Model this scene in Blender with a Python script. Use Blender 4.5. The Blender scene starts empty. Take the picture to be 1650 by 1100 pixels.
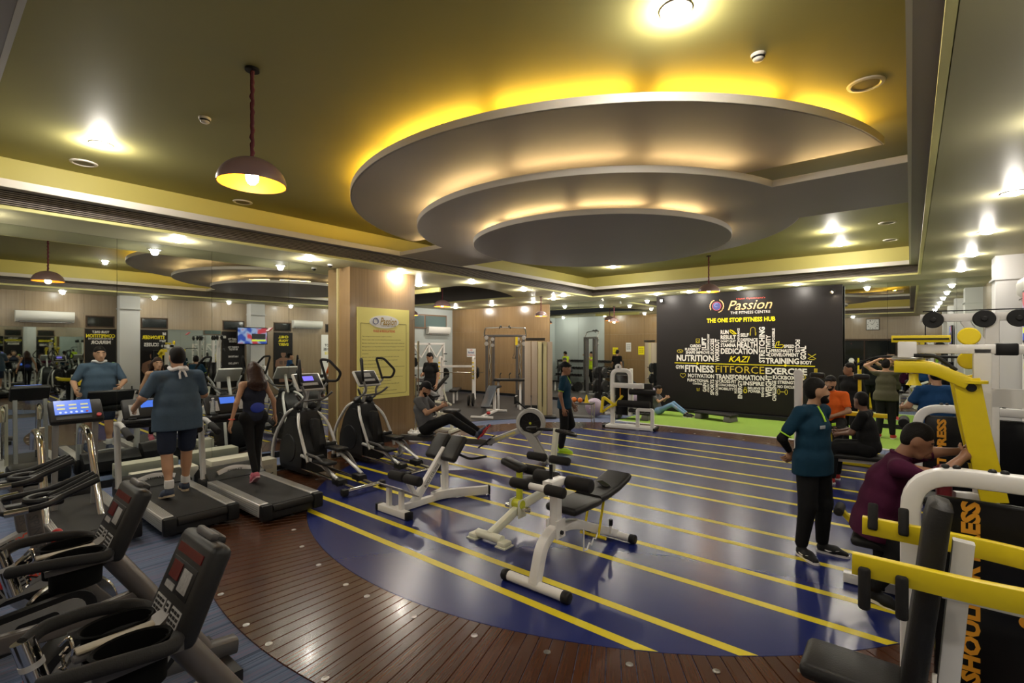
import bpy, bmesh, math, random
import numpy as np
from mathutils import Vector as V, Matrix as Mx, Euler

sc = bpy.context.scene
C = sc.collection
PI = math.pi
R = math.radians
random.seed(7)

# ---------------------------------------------------------------- camera, world, exposure
cam = bpy.data.cameras.new('camera')
cam.sensor_width = 36.0
cam.lens = 36.0 * 787 / 1650
cam.shift_y = 6 / 1650
cam.clip_start = 0.05
co = bpy.data.objects.new('camera', cam)
C.objects.link(co)
co.location = (0, 0, 2.05)
co.rotation_euler = (R(90), 0, R(39.206))
sc.camera = co
wd = bpy.data.worlds.new('world')
sc.world = wd
wd.use_nodes = True
wd.node_tree.nodes['Background'].inputs[0].default_value = (0.02, 0.02, 0.02, 1)
sc.view_settings.view_transform = 'Standard'
sc.view_settings.look = 'None'
sc.view_settings.exposure = 0.0
sc.view_settings.gamma = 1.0
sc.view_settings.use_curve_mapping = False
sc.cycles.max_bounces = 8
sc.cycles.glossy_bounces = 5
sc.cycles.adaptive_threshold = 0.02
sc.cycles.sample_clamp_indirect = 4.0
LAMP_W = 66.0          # watts of one recessed downlight
WARM = (1.0, 0.86, 0.68)

# ---------------------------------------------------------------- materials
MATS = {}
def _nodes(name):
    m = bpy.data.materials.new(name)
    m.use_nodes = True
    nt = m.node_tree
    return m, nt, nt.nodes['Principled BSDF']
def mat(name, col, rough=0.5, metal=0.0, var=0.0, scale=30.0, bump=0.0, emit=None, es=0.0, coat=0.0, trans=0.0, sheen=0.0, spec=None):
    """plain paint / rubber / metal with a little noise in colour and relief"""
    if name in MATS: return MATS[name]
    m, nt, b = _nodes(name)
    b.inputs['Base Color'].default_value = (*col, 1)
    b.inputs['Roughness'].default_value = rough
    b.inputs['Metallic'].default_value = metal
    if spec is None and max(col) < .06 and not metal: spec = .22
    if spec is not None: b.inputs['Specular IOR Level'].default_value = spec
    if coat: b.inputs['Coat Weight'].default_value = coat
    if trans: b.inputs['Transmission Weight'].default_value = trans
    if sheen: b.inputs['Sheen Weight'].default_value = sheen
    if emit:
        b.inputs['Emission Color'].default_value = (*emit, 1)
        b.inputs['Emission Strength'].default_value = es
    if var or bump:
        tc = nt.nodes.new('ShaderNodeTexCoord')
        n = nt.nodes.new('ShaderNodeTexNoise')
        n.inputs['Scale'].default_value = scale
        n.inputs['Detail'].default_value = 4
        nt.links.new(tc.outputs['Object'], n.inputs['Vector'])
        if var:
            r = nt.nodes.new('ShaderNodeMix'); r.data_type = 'RGBA'
            r.inputs[6].default_value = (*[c * (1 - var) for c in col], 1)
            r.inputs[7].default_value = (*[min(1, c * (1 + var)) for c in col], 1)
            nt.links.new(n.outputs['Fac'], r.inputs[0])
            nt.links.new(r.outputs[2], b.inputs['Base Color'])
        if bump:
            bp = nt.nodes.new('ShaderNodeBump')
            bp.inputs['Strength'].default_value = bump
            bp.inputs['Distance'].default_value = 0.01
            nt.links.new(n.outputs['Fac'], bp.inputs['Height'])
            nt.links.new(bp.outputs[0], b.inputs['Normal'])
    MATS[name] = m
    return m
def wood_mat(name, c1, c2, rough, scale=(1, 1, 1), coat=0.0, rnd=0.0, obj=True, bump=0.05):
    m, nt, b = _nodes(name)
    tc = nt.nodes.new('ShaderNodeTexCoord')
    mp = nt.nodes.new('ShaderNodeMapping'); mp.inputs['Scale'].default_value = scale
    n = nt.nodes.new('ShaderNodeTexNoise'); n.inputs['Scale'].default_value = 1.0; n.inputs['Detail'].default_value = 6
    nt.links.new(tc.outputs['Object'], mp.inputs['Vector'])
    nt.links.new(mp.outputs[0], n.inputs['Vector'])
    oi = nt.nodes.new('ShaderNodeObjectInfo')
    ad = nt.nodes.new('ShaderNodeMath'); ad.operation = 'MULTIPLY_ADD'
    ad.inputs[1].default_value = rnd; nt.links.new(oi.outputs['Random'], ad.inputs[0])
    nt.links.new(n.outputs['Fac'], ad.inputs[2])
    r = nt.nodes.new('ShaderNodeValToRGB')
    r.color_ramp.elements[0].position = 0.25; r.color_ramp.elements[0].color = (*c1, 1)
    r.color_ramp.elements[1].position = 0.85 + rnd; r.color_ramp.elements[1].color = (*c2, 1)
    nt.links.new(ad.outputs[0], r.inputs[0])
    nt.links.new(r.outputs[0], b.inputs['Base Color'])
    b.inputs['Roughness'].default_value = rough
    if coat: b.inputs['Coat Weight'].default_value = coat; b.inputs['Coat Roughness'].default_value = 0.12
    bp = nt.nodes.new('ShaderNodeBump'); bp.inputs['Strength'].default_value = bump; bp.inputs['Distance'].default_value = 0.01
    nt.links.new(n.outputs['Fac'], bp.inputs['Height']); nt.links.new(bp.outputs[0], b.inputs['Normal'])
    MATS[name] = m
    return m

WHITE = mat('white_enamel', (.78, .76, .74), .32, var=.04, scale=12)
CREAM = mat('cream_enamel', (.74, .74, .60), .32, var=.05, scale=12)
YELLOW = mat('yellow_enamel', (.78, .60, .01), .38, var=.05, scale=14)
LIME = mat('lime_enamel', (.55, .58, .03), .35)
BLACK = mat('black_plastic', (.012, .012, .013), .42, bump=.03, scale=200)
DARK = mat('charcoal_plastic', (.017, .0165, .017), .42, bump=.03, scale=160)
GRAPH = mat('graphite_paint', (.075, .07, .07), .38, var=.06)
GREY = mat('grey_paint', (.22, .215, .21), .4, var=.06)
TAUPE = mat('taupe_paint', (.135, .118, .108), .34, metal=.35)
VINYL = mat('black_vinyl', (.018, .017, .017), .42, bump=.15, scale=90)
FOAM = mat('black_foam', (.016, .015, .015), .75, bump=.2, scale=220)
CHROME = mat('chrome', (.72, .70, .68), .12, metal=1)
STEEL = mat('brushed_steel', (.5, .49, .48), .3, metal=1, var=.06)
SILVER = mat('silver_paint', (.58, .57, .55), .34, metal=.35)
IRON = mat('cast_iron', (.02, .02, .02), .55, bump=.1)
RED = mat('red_plastic', (.45, .02, .02), .4)
BEIGE = mat('beige_panel', (.46, .37, .28), .45, var=.04)
BEIGEY = mat('beige_yellow_panel', (.55, .48, .26), .45)
PAPER = mat('white_paper', (.75, .74, .72), .7)
ORANGET = mat('orange_print', (.80, .34, .02), .5)
WHITET = mat('white_print', (.80, .76, .72), .5)
YELLOWT = mat('yellow_print', (.85, .72, .0), .5)
REDT = mat('red_print', (.65, .06, .03), .5)

# ---------------------------------------------------------------- mesh builder
def lerp(a, b, t): return a + (b - a) * t
def fillet(pts, r, n=5):
    pts = [V(p) for p in pts]
    out = [pts[0]]
    for i in range(1, len(pts) - 1):
        a, b, c = pts[i - 1], pts[i], pts[i + 1]
        u, w = (a - b), (c - b)
        d = min(r, u.length * .49, w.length * .49)
        p, q = b + u.normalized() * d, b + w.normalized() * d
        for k in range(n + 1):
            t = k / n
            out.append(p * (1 - t) ** 2 + b * 2 * t * (1 - t) + q * t * t)
    out.append(pts[-1])
    return out
def arcpts(c, r, a0, a1, n, plane='xy'):
    o = []
    for k in range(n + 1):
        a = R(lerp(a0, a1, k / n)); u, w = r * math.cos(a), r * math.sin(a)
        o.append({'xy': V((c[0] + u, c[1] + w, c[2])), 'yz': V((c[0], c[1] + u, c[2] + w)), 'xz': V((c[0] + u, c[1], c[2] + w))}[plane])
    return o
def rot(x=0, y=0, z=0): return Euler((R(x), R(y), R(z))).to_matrix().to_4x4()
def at(x, y, z): return Mx.Translation((x, y, z))
def rrect(w, h, r, n=3):
    r = min(r, w * .499, h * .499); o = []
    for cx, cy, a0 in ((w / 2 - r, h / 2 - r, 0), (-w / 2 + r, h / 2 - r, 90), (-w / 2 + r, -h / 2 + r, 180), (w / 2 - r, -h / 2 + r, 270)):
        for k in range(n + 1):
            a = R(a0 + 90 * k / n); o.append((cx + r * math.cos(a), cy + r * math.sin(a)))
    return o
class B:
    def __init__(s): s.v = []; s.f = []; s.m = None
    def add(s, vs, fs, m=None):
        o = len(s.v)
        for v in vs:
            v = V(v)
            if m is not None: v = m @ v
            s.v.append(v)
        s.f += [[i + o for i in f] for f in fs]
        return s
    def box(s, c, d, m=None):
        x, y, z = d[0] / 2, d[1] / 2, d[2] / 2
        vs = [(c[0] + a * x, c[1] + b * y, c[2] + e * z) for a in (-1, 1) for b in (-1, 1) for e in (-1, 1)]
        return s.add(vs, [(0, 1, 3, 2), (4, 6, 7, 5), (0, 4, 5, 1), (2, 3, 7, 6), (0, 2, 6, 4), (1, 5, 7, 3)], m)
    def rbox(s, c, d, r=.01, m=None, seg=2, taper=1.0):
        bm = bmesh.new(); bmesh.ops.create_cube(bm, size=1)
        for v in bm.verts:
            k = taper if v.co.z > 0 else 1.0
            v.co = V((v.co.x * d[0] * k, v.co.y * d[1] * k, v.co.z * d[2]))
        bmesh.ops.bevel(bm, geom=bm.edges[:], offset=min(r, min(d) * .48), segments=seg, profile=.5, affect='EDGES', clamp_overlap=True)
        bm.verts.index_update()
        s.add([v.co + V(c) for v in bm.verts], [[v.index for v in f.verts] for f in bm.faces], m)
        bm.free(); return s
    def sweep(s, pts, sec, up=None, closed=False, scl=None, cap=True, m=None):
        pts = [V(p) for p in pts]; n = len(pts); k = len(sec); rings = []
        tans = []
        for i in range(n):
            a = pts[i - 1] if (i > 0 or closed) else None
            b = pts[(i + 1) % n] if (i < n - 1 or closed) else None
            t1 = (pts[i] - a).normalized() if a is not None else None
            t2 = (b - pts[i]).normalized() if b is not None else None
            if t1 is None: t, g = t2, 1
            elif t2 is None: t, g = t1, 1
            else:
                t = (t1 + t2)
                t = t.normalized() if t.length > 1e-6 else t1
                g = 1 / max(.5, t.dot(t1))
            tans.append((t, g, t1 if t1 is not None else t2))
        if up is None:
            t0 = tans[0][0]; u = V((0, 0, 1)) if abs(t0.z) < .9 else V((1, 0, 0))
            side = t0.cross(u).normalized(); upv = side.cross(t0)
        vs = []
        prev = tans[0][0]
        for i in range(n):
            t, g, t1 = tans[i]
            if up is not None:
                side = t.cross(V(up))
                if side.length < 1e-5: side = t.cross(V((1, 0, .01)))
                side.normalize(); upv = side.cross(t).normalized()
            elif i > 0:
                q = prev.rotation_difference(t); upv = q @ upv; side = t.cross(upv).normalized(); upv = side.cross(t)
            prev = t
            sx = scl[i] if scl else 1
            if not isinstance(sx, (tuple, list)): sx = (sx, sx)
            bend = V((0, 0, 0))
            if g > 1.001:
                bend = (t1 - t * t.dot(t1))
                if bend.length > 1e-6: bend.normalize()
            for (x, y) in sec:
                p = side * x * sx[0] + upv * y * sx[1]
                if g > 1.001: p = p + bend * (p.dot(bend) * (g - 1))
                vs.append(pts[i] + p)
        fs = []
        for i in range(n if closed else n - 1):
            j = (i + 1) % n
            for q in range(k):
                fs.append((i * k + q, i * k + (q + 1) % k, j * k + (q + 1) % k, j * k + q))
        if cap and not closed:
            fs.append(tuple(range(k - 1, -1, -1))); fs.append(tuple((n - 1) * k + q for q in range(k)))
        return s.add(vs, fs, m)
    def rod(s, pts, r, n=8, closed=False, scl=None, m=None):
        return s.sweep(pts, [(r * math.cos(2 * PI * q / n), r * math.sin(2 * PI * q / n)) for q in range(n)], None, closed, scl, True, m)
    def bar(s, pts, w, h, up=(0, 0, 1), r=.006, closed=False, m=None):
        return s.sweep(pts, rrect(w, h, r, 2), up, closed, None, True, m)
    def cyl(s, a, b, r, n=14, r2=None, m=None):
        return s.rod([a, b], r, n, scl=None if r2 is None else [1, r2 / r], m=m)
    def foam(s, a, b, r, n=14):
        a, b = V(a), V(b); L = (b - a).length; e = min(.012, L * .2) / L
        return s.rod([a, a.lerp(b, e * .3), a.lerp(b, e), a.lerp(b, 1 - e), a.lerp(b, 1 - e * .3), b], r, n, scl=[.72, .9, 1, 1, .9, .72])
    def lathe(s, prof, c=(0, 0, 0), n=20, m=None, cap=True):
        vs = []; k = len(prof)
        for q in range(n):
            a = 2 * PI * q / n
            vs += [(c[0] + r * math.cos(a), c[1] + r * math.sin(a), c[2] + z) for r, z in prof]
        fs = [(q * k + i, ((q + 1) % n) * k + i, ((q + 1) % n) * k + i + 1, q * k + i + 1) for q in range(n) for i in range(k - 1)]
        if cap:
            if prof[0][0] > 1e-5: fs.append([q * k for q in range(n)][::-1])
            if prof[-1][0] > 1e-5: fs.append([q * k + k - 1 for q in range(n)])
        return s.add(vs, fs, m)
    def disc(s, c, r, t, axis='z', n=24, r0=0.0, bev=.2):
        """a wheel: thickness t along axis, optional hole r0"""
        b = t * bev
        prof = [(r0, -t / 2), (r - b, -t / 2), (r, -t / 2 + b), (r, t / 2 - b), (r - b, t / 2), (r0, t / 2)]
        if r0 > 0: prof = prof + [(r0, -t / 2)]
        mm = at(*c) @ {'z': Mx.Identity(4), 'x': rot(0, 90, 0), 'y': rot(90, 0, 0)}[axis]
        return s.lathe(prof, (0, 0, 0), n, mm, cap=False if r0 > 0 else True)
    def prism(s, poly, a, b, m=None):
        """polygon in xy pushed from z=a to z=b"""
        n = len(poly)
        vs = [(x, y, a) for x, y in poly] + [(x, y, b) for x, y in poly]
        fs = [tuple(range(n))[::-1], tuple(range(n, 2 * n))] + [(i, (i + 1) % n, n + (i + 1) % n, n + i) for i in range(n)]
        return s.add(vs, fs, m)
    def ell(s, c, r, n=14, k=9, m=None):
        prof = [(math.sin(PI * i / k), -math.cos(PI * i / k)) for i in range(k + 1)]
        mm = at(*c) @ Mx.Diagonal((r[0], r[1], r[2], 1))
        return s.lathe(prof, (0, 0, 0), n, (m @ mm) if m is not None else mm, cap=False)
    def mesh(s, name, ma=None, ang=38):
        me = bpy.data.meshes.new(name)
        me.from_pydata([tuple(v) for v in s.v], [], s.f)
        bm = bmesh.new(); bm.from_mesh(me)
        bmesh.ops.remove_doubles(bm, verts=bm.verts, dist=1e-5)
        bmesh.ops.recalc_face_normals(bm, faces=bm.faces)
        bm.to_mesh(me); bm.free()
        if ang:
            me.polygons.foreach_set('use_smooth', [True] * len(me.polygons))
            me.set_sharp_from_angle(angle=R(ang))
        if ma: me.materials.append(ma)
        return me
    def out(s, name, ma, parent=None, ang=38, label=None):
        o = bpy.data.objects.new(name, s.mesh(name, ma, ang))
        C.objects.link(o)
        if parent is not None: o.parent = parent
        if label: o['label'] = label
        return o
def tag(o, label=None, cat=None, group=None, kind=None):
    if label: o['label'] = label
    if cat: o['category'] = cat
    if group: o['group'] = group
    if kind: o['kind'] = kind
    return o
def thing(name, label, cat, loc=(0, 0, 0), rz=0, group=None, kind=None):
    o = bpy.data.objects.new(name, None)
    o.empty_display_size = .1
    C.objects.link(o); o.location = loc; o.rotation_euler = (0, 0, R(rz))
    return tag(o, label, cat, group, kind)
def put(name, me, parent=None, loc=(0, 0, 0), rz=0, ro=None):
    o = bpy.data.objects.new(name, me); C.objects.link(o)
    if parent is not None: o.parent = parent
    o.location = loc; o.rotation_euler = ro if ro is not None else (0, 0, R(rz))
    return o
def dup(root, loc, rz, label=None, group=None):
    def cp(o, par):
        c = o.copy(); C.objects.link(c); c.parent = par
        for ch in list(o.children): cp(ch, c)
        return c
    r = cp(root, None); r.location = loc; r.rotation_euler = (0, 0, R(rz))
    if label: r['label'] = label
    if group: r['group'] = group
    return r
def lamp(name, parent, loc, kind, energy, col, **kw):
    l = bpy.data.lights.new(name, kind); l.energy = energy; l.color = col
    for k, v in kw.items(): setattr(l, k, v)
    o = bpy.data.objects.new(name, l); C.objects.link(o); o.parent = parent; o.location = loc
    return o
_fonts = {}
def text(body, w, h, ma, parent, loc, ro=(90, 0, 0), name='lettering', bold=.02, shear=0.0, spacing=1.0, depth=.002, spin=0):
    """flat lettering fitted into a w x h box centred on loc; drawn in its xy plane and then turned by ro"""
    cu = bpy.data.curves.new(name, 'FONT'); cu.body = body; cu.size = 1; cu.offset = bold; cu.shear = shear
    cu.space_character = spacing; cu.resolution_u = 2
    tmp = bpy.data.objects.new(name, cu); 
    me = tmp.to_mesh(); me2 = me.copy(); tmp.to_mesh_clear()
    bpy.data.objects.remove(tmp); bpy.data.curves.remove(cu)
    n = len(me2.vertices)
    if n == 0: return None
    a = np.empty(n * 3); me2.vertices.foreach_get('co', a); a = a.reshape(-1, 3)
    lo, hi = a.min(0), a.max(0); a -= (lo + hi) / 2
    a[:, 0] *= w / max(1e-6, hi[0] - lo[0]); a[:, 1] *= h / max(1e-6, hi[1] - lo[1]); a[:, 2] = 0
    if spin:
        c_, s_ = math.cos(R(spin)), math.sin(R(spin)); a[:, :2] = a[:, :2] @ np.array([[c_, s_], [-s_, c_]])
    me2.vertices.foreach_set('co', a.ravel()); me2.update()
    me2.materials.clear(); me2.materials.append(ma)
    o = bpy.data.objects.new(name, me2); C.objects.link(o); o.parent = parent
    o.location = loc; o.rotation_euler = tuple(R(x) for x in ro)
    return o
# ================================================================ the room
XL, XR, YF, YB = -9.0, 1.5, -3.2, 15.25
XA, YA = -15.9, 7.1                      # alcove far wall / its near wall
ZS, ZC = 3.61, 4.32                      # soffit and main ceiling
CX, CY = -3.6, 6.9                       # centre of the round sports floor
def carpet_mat():
    m, nt, b = _nodes('striped_carpet'); L = nt.links.new
    tc = nt.nodes.new('ShaderNodeTexCoord')
    def noise(scale, det):
        mp = nt.nodes.new('ShaderNodeMapping'); mp.inputs['Scale'].default_value = scale
        n = nt.nodes.new('ShaderNodeTexNoise'); n.inputs['Scale'].default_value = 1; n.inputs['Detail'].default_value = det
        L(tc.outputs['Object'], mp.inputs['Vector']); L(mp.outputs[0], n.inputs['Vector']); return n
    n1 = noise((95, .35, 1), 3); n2 = noise((38, .25, 1), 2); n3 = noise((300, 300, 300), 2)
    r = nt.nodes.new('ShaderNodeValToRGB'); e = r.color_ramp.elements
    e[0].position = .36; e[0].color = (.018, .03, .065, 1); e[1].position = .62; e[1].color = (.13, .12, .20, 1)
    for p, c in ((.45, (.06, .095, .17, 1)), (.50, (.10, .14, .23, 1)), (.55, (.10, .10, .17, 1))):
        q = e.new(p); q.color = c
    mx = nt.nodes.new('ShaderNodeMath'); mx.operation = 'ADD'; ml = nt.nodes.new('ShaderNodeMath'); ml.operation = 'MULTIPLY'
    ml.inputs[1].default_value = .5
    L(n1.outputs['Fac'], mx.inputs[0]); L(n2.outputs['Fac'], mx.inputs[1]); L(mx.outputs[0], ml.inputs[0]); L(ml.outputs[0], r.inputs[0])
    L(r.outputs[0], b.inputs['Base Color']); b.inputs['Roughness'].default_value = .9
    bp = nt.nodes.new('ShaderNodeBump'); bp.inputs['Strength'].default_value = .4; bp.inputs['Distance'].default_value = .004
    L(n3.outputs['Fac'], bp.inputs['Height']); L(bp.outputs[0], b.inputs['Normal'])
    return m
def vinyl_floor():
    m, nt, b = _nodes('blue_sports_vinyl'); L = nt.links.new
    tc = nt.nodes.new('ShaderNodeTexCoord')
    n = nt.nodes.new('ShaderNodeTexNoise'); n.inputs['Scale'].default_value = 7; n.inputs['Detail'].default_value = 2
    L(tc.outputs['Object'], n.inputs['Vector'])
    b.inputs['Base Color'].default_value = (.012, .020, .125, 1); b.inputs['Roughness'].default_value = .27
    bp = nt.nodes.new('ShaderNodeBump'); bp.inputs['Strength'].default_value = .05; bp.inputs['Distance'].default_value = .01
    L(n.outputs['Fac'], bp.inputs['Height']); L(bp.outputs[0], b.inputs['Normal'])
    return m
CARPET = carpet_mat(); BLUEV = vinyl_floor()
STRIPE = mat('yellow_floor_line', (.72, .58, .008), .4, var=.06, scale=60)
PLANK = wood_mat('floor_teak', (.026, .009, .004), (.10, .034, .013), .26, (1.2, 45, 20), coat=.12, rnd=.18)
LAMI = wood_mat('laminate_brown', (.20, .125, .058), (.29, .187, .09), .24, (30, 30, .6), coat=.2, bump=.01)
LAMIR = wood_mat('laminate_taupe', (.24, .18, .115), (.33, .25, .165), .22, (30, 30, .6), coat=.2, bump=.01)
OLIVE = mat('olive_ceiling_paint', (.34, .315, .115), .6, var=.03, scale=2)
OLIVE2 = mat('olive_soffit_paint', (.40, .375, .21), .45, var=.03, scale=2)
LEMON = mat('lemon_cove_paint', (.60, .54, .16), .55)
PUTTY = mat('putty_grey_paint', (.36, .33, .325), .6, var=.02, scale=3)
OFFW = mat('white_trim_paint', (.66, .62, .56), .5)
WALLW = mat('white_wall_paint', (.60, .60, .60), .55)
WALLG = mat('pale_grey_wall_paint', (.40, .44, .43), .55)
TURF = mat('green_turf', (.20, .33, .035), .9, var=.25, scale=120, bump=.6)
RUBBER = mat('dark_rubber_mat', (.035, .032, .032), .6, var=.2, scale=60)
m, nt, b = _nodes('mirror_glass'); b.inputs['Base Color'].default_value = (.74, .78, .75, 1); b.inputs['Metallic'].default_value = 1; b.inputs['Roughness'].default_value = .012
MIRROR = m
m, nt, b = _nodes('dark_glass'); b.inputs['Base Color'].default_value = (.012, .014, .014, 1); b.inputs['Roughness'].default_value = .06
DGLASS = m

# ---- floor
fl = tag(B().box(((XL + XR) / 2, (YF + YB) / 2, -.06), (XR - XL, YB - YF, .104)).out('floor', CARPET), 'blue and mauve striped carpet floor of the gym', 'floor', kind='structure')
circ = [(CX + 4.4 * math.cos(2 * PI * k / 160), CY + 4.4 * math.sin(2 * PI * k / 160)) for k in range(160)]
B().prism(circ, -.008, 0).out('sports_floor_disc', BLUEV, fl, label='glossy navy blue round sports floor')
SY = [3.11, 3.49, 4.25, 4.77, 5.38, 5.88, 6.69, 7.18, 7.82, 8.34, 9.17, 9.67, 10.44]
for y in SY:
    h = .04
    xa = math.sqrt(4.395 ** 2 - (y - h - CY) ** 2); xb = math.sqrt(4.395 ** 2 - (y + h - CY) ** 2)
    B().prism([(CX - xa, y - h), (CX + xa, y - h), (CX + xb, y + h), (CX - xb, y + h)], -.004, .0012).out('floor_line', STRIPE, fl)
def plank_mesh(r1):
    hw = R(.6)
    g = .0016
    a0, a1 = 4.402 * math.tan(hw) - g, r1 * math.tan(hw) - g
    jr = r1 - .004
    aj = lerp(a0, a1, (jr - 4.402) / (r1 - 4.402)); bb = B()
    e = .003
    for p, q, ap, aq in ((4.402, jr, a0, aj),):
        vs = [(p, -ap, -.008), (q, -aq, -.008), (q, aq, -.008), (p, ap, -.008), (p + e, -ap + e, 0), (q - e, -aq + e, 0), (q - e, aq - e, 0), (p + e, ap - e, 0), ]
        bb.add(vs, [(3, 2, 1, 0), (4, 5, 6, 7), (0, 1, 5, 4), (1, 2, 6, 5), (2, 3, 7, 6), (3, 0, 4, 7)])
    return bb.mesh('plank', PLANK, 0)
pms = [plank_mesh(5.42) for k in range(5)]
for k in range(300):
    a = 1.2 * k
    ca = math.cos(R(a))
    lim = 5.42
    if ca > .9: lim = (XR - .02 - CX) / ca
    if ca < -.98: lim = (CX - XL - .03) / -ca
    if math.sin(R(a)) * 4.4 + CY > 12.5: continue
    put('plank', pms[k % 5] if lim >= 5.42 else plank_mesh(lim), fl, (CX, CY, 0), a)
ring = B().lathe([(.006, .0005), (.024, .0005), (.024, .003), (.018, .004), (.014, .002), (.006, .002)], n=16).mesh('floor_socket', STEEL)
for k in range(54):
    a = -88 + 6.72 * k
    for rr in (4.56, 5.36):
        x, y = CX + rr * math.cos(R(a)), CY + rr * math.sin(R(a))
        if XL < x < XR - .1 and y < 12.0: put('floor_socket', ring, fl, (x, y, 0))
tf = B().box((-2.35, 13.6, -.002), (7.7, 3.0, .03)).out('turf_strip', TURF, fl, label='bright green artificial turf strip')
B().box((-2.35, 12.06, -.001), (7.7, .08, .026)).out('turf_edge', WALLW, fl)
al = tag(B().box(((XA + XL) / 2, (YA + YB) / 2, -.06), (XL - XA, YB - YA, .104)).out('floor_alcove', CARPET), 'carpeted floor of the free weights bay', 'floor', kind='structure')
arc = [(CX + 6.15 * math.cos(R(a)), CY + 6.15 * math.sin(R(a))) for a in range(175, 121, -6)]
tag(B().prism([(XA + .05, 7.5)] + [(-9.7, 7.5)] + arc + [(-6.4, 15.1), (XA + .05, 15.1)], -.006, .004).out('floor_mat', RUBBER), 'dark rubber mat under the free weights machines', 'floor', kind='structure')

# ---- ceiling
ce = thing('ceiling', 'olive yellow coffered ceiling with a round stepped centre', 'ceiling', kind='structure')
B().box((-3.94, 7.09, ZC + .05), (9.4, 15.0, .1)).out('ceiling_panel', OLIVE, ce)
bb = B()
for c, d in (((-8.53, 7.09, 4.1), (.1, 14.9, .5)), ((.65, 7.09, 4.1), (.1, 14.9, .5)), ((-3.94, -.3, 4.1), (9.28, .1, .5)), ((-3.94, 14.48, 4.1), (9.28, .1, .5))): bb.box(c, d)
bb.out('coffer_side', LEMON, ce)
# soffit: a frame round the coffer
sx0, sx1, sy0, sy1 = -8.05, .17, .18, 14.0
bb = B()
for x0, x1, y0, y1 in ((XL, sx0, YF, YB), (sx1, XR, YF, YB), (sx0, sx1, YF, sy0), (sx0, sx1, sy1, YB)):
    bb.box(((x0 + x1) / 2, (y0 + y1) / 2, ZS + .03), (x1 - x0, y1 - y0, .06))
bb.out('soffit', OLIVE2, ce)
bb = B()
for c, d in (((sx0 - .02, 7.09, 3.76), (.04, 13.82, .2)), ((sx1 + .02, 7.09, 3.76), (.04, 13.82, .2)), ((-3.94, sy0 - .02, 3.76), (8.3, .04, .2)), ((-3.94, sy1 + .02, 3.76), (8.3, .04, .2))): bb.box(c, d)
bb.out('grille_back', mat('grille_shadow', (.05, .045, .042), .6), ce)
SLAT = mat('grille_slat_paint', (.30, .26, .235), .45)
for nm, x0, y0, x1, y1 in (('a', sx0, sy0, sx0, sy1), ('b', sx1, sy0, sx1, sy1), ('c', sx0, sy1, sx1, sy1), ('d', sx0, sy0, sx1, sy0)):
    g = bpy.data.objects.new('air_grille', None); C.objects.link(g); g.parent = ce
    for k in range(7):
        z = 3.672 + k * .0235
        L_ = max(abs(x1 - x0), abs(y1 - y0))
        sl = B().box((0, 0, 0), (L_ if x0 != x1 else .022, L_ if y0 != y1 else .022, .009)).out('slat', SLAT, g, 0)
        dx = .012 * (1 if nm == 'a' else -1 if nm == 'b' else 0); dy = .012 * (-1 if nm == 'c' else 1 if nm == 'd' else 0)
        sl.location = ((x0 + x1) / 2 + dx, (y0 + y1) / 2 + dy, z)
        sl.rotation_euler = (R(18 if nm == 'c' else -18 if nm == 'd' else 0), R(18 if nm == 'a' else -18 if nm == 'b' else 0), 0)
bb = B()
for c, d in (((sx0 + .02, 7.09, 3.628), (.05, 13.8, .036)), ((sx1 - .02, 7.09, 3.628), (.05, 13.8, .036)), ((-3.94, sy0 + .02, 3.628), (8.2, .05, .036)), ((-3.94, sy1 - .02, 3.628), (8.2, .05, .036))): bb.box(c, d)
bb.out('edge_moulding', mat('pale_lemon_trim', (.72, .68, .28), .45), ce)
bb = B()
lx0, lx1, ly0, ly1, zl, zt = -7.88, 0, .35, 13.83, 3.83, 3.905
for x0, x1, y0, y1 in ((lx0 - .62, lx0, ly0 - .6, ly1 + .6), (lx1, lx1 + .62, ly0 - .6, ly1 + .6), (lx0, lx1, ly0 - .6, ly0), (lx0, lx1, ly1, ly1 + .6)):
    bb.box(((x0 + x1) / 2, (y0 + y1) / 2, zl + .03), (x1 - x0, y1 - y0, .06))
bb.out('ledge', PUTTY, ce)
bb = B()
for c, d in (((lx0 + .006, 7.09, zl + .042), (.03, 13.5, .09)), ((lx1 - .006, 7.09, zl + .042), (.03, 13.5, .09)), ((-3.94, ly0 + .006, zl + .042), (7.9, .03, .09)), ((-3.94, ly1 - .006, zl + .042), (7.9, .03, .09))): bb.box(c, d)
bb.out('ledge_edge', OFFW, ce)
# round stepped centre
DX, DY = -3.92, 6.97
def arc2(r, a0, a1, n): return [(DX + r * math.cos(R(lerp(a0, a1, k / n))), DY + r * math.sin(R(lerp(a0, a1, k / n)))) for k in range(n + 1)]
def plate(poly, z0, z1, nm, lab, rim):
    B().prism(poly, z0, z1).out(nm, PUTTY, ce, 30, lab)
    B().sweep([V((x, y, (z0 + z1) / 2 + .002)) for x, y in rim], rrect(.02, z1 - z0 + .004, .002, 1), (0, 0, 1), False).out('plate_rim', OFFW, ce, 30)
a3 = math.degrees(math.asin(.7 / 3.77)); a2 = math.degrees(math.asin(.85 / 2.84))
o3 = arc2(3.77, 180 + a3, 360 - a3, 72)
plate(o3, 4.10, 4.175, 'upper_ring_plate', 'largest putty grey half round ceiling plate', o3)
f2 = arc2(2.84, 360 - a2, 180 + a2, 60); b2 = arc2(2.84, 180 - a2, a2, 60)
b2 = b2[:-6] + fillet([b2[-7], V((-1.2, 7.95, 0)), V((0, 7.83, 0))], .8, 6) if False else b2
rim2 = [(0, 6.12)] + f2 + [(-7.88, 6.12)]
plate([(0, 6.12)] + f2 + [(-7.88, 6.12), (-7.88, 7.83)] + b2 + [(0, 7.83)], 3.83, 3.90, 'middle_ring_plate', 'middle round ceiling plate with a cross band', rim2)
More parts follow.
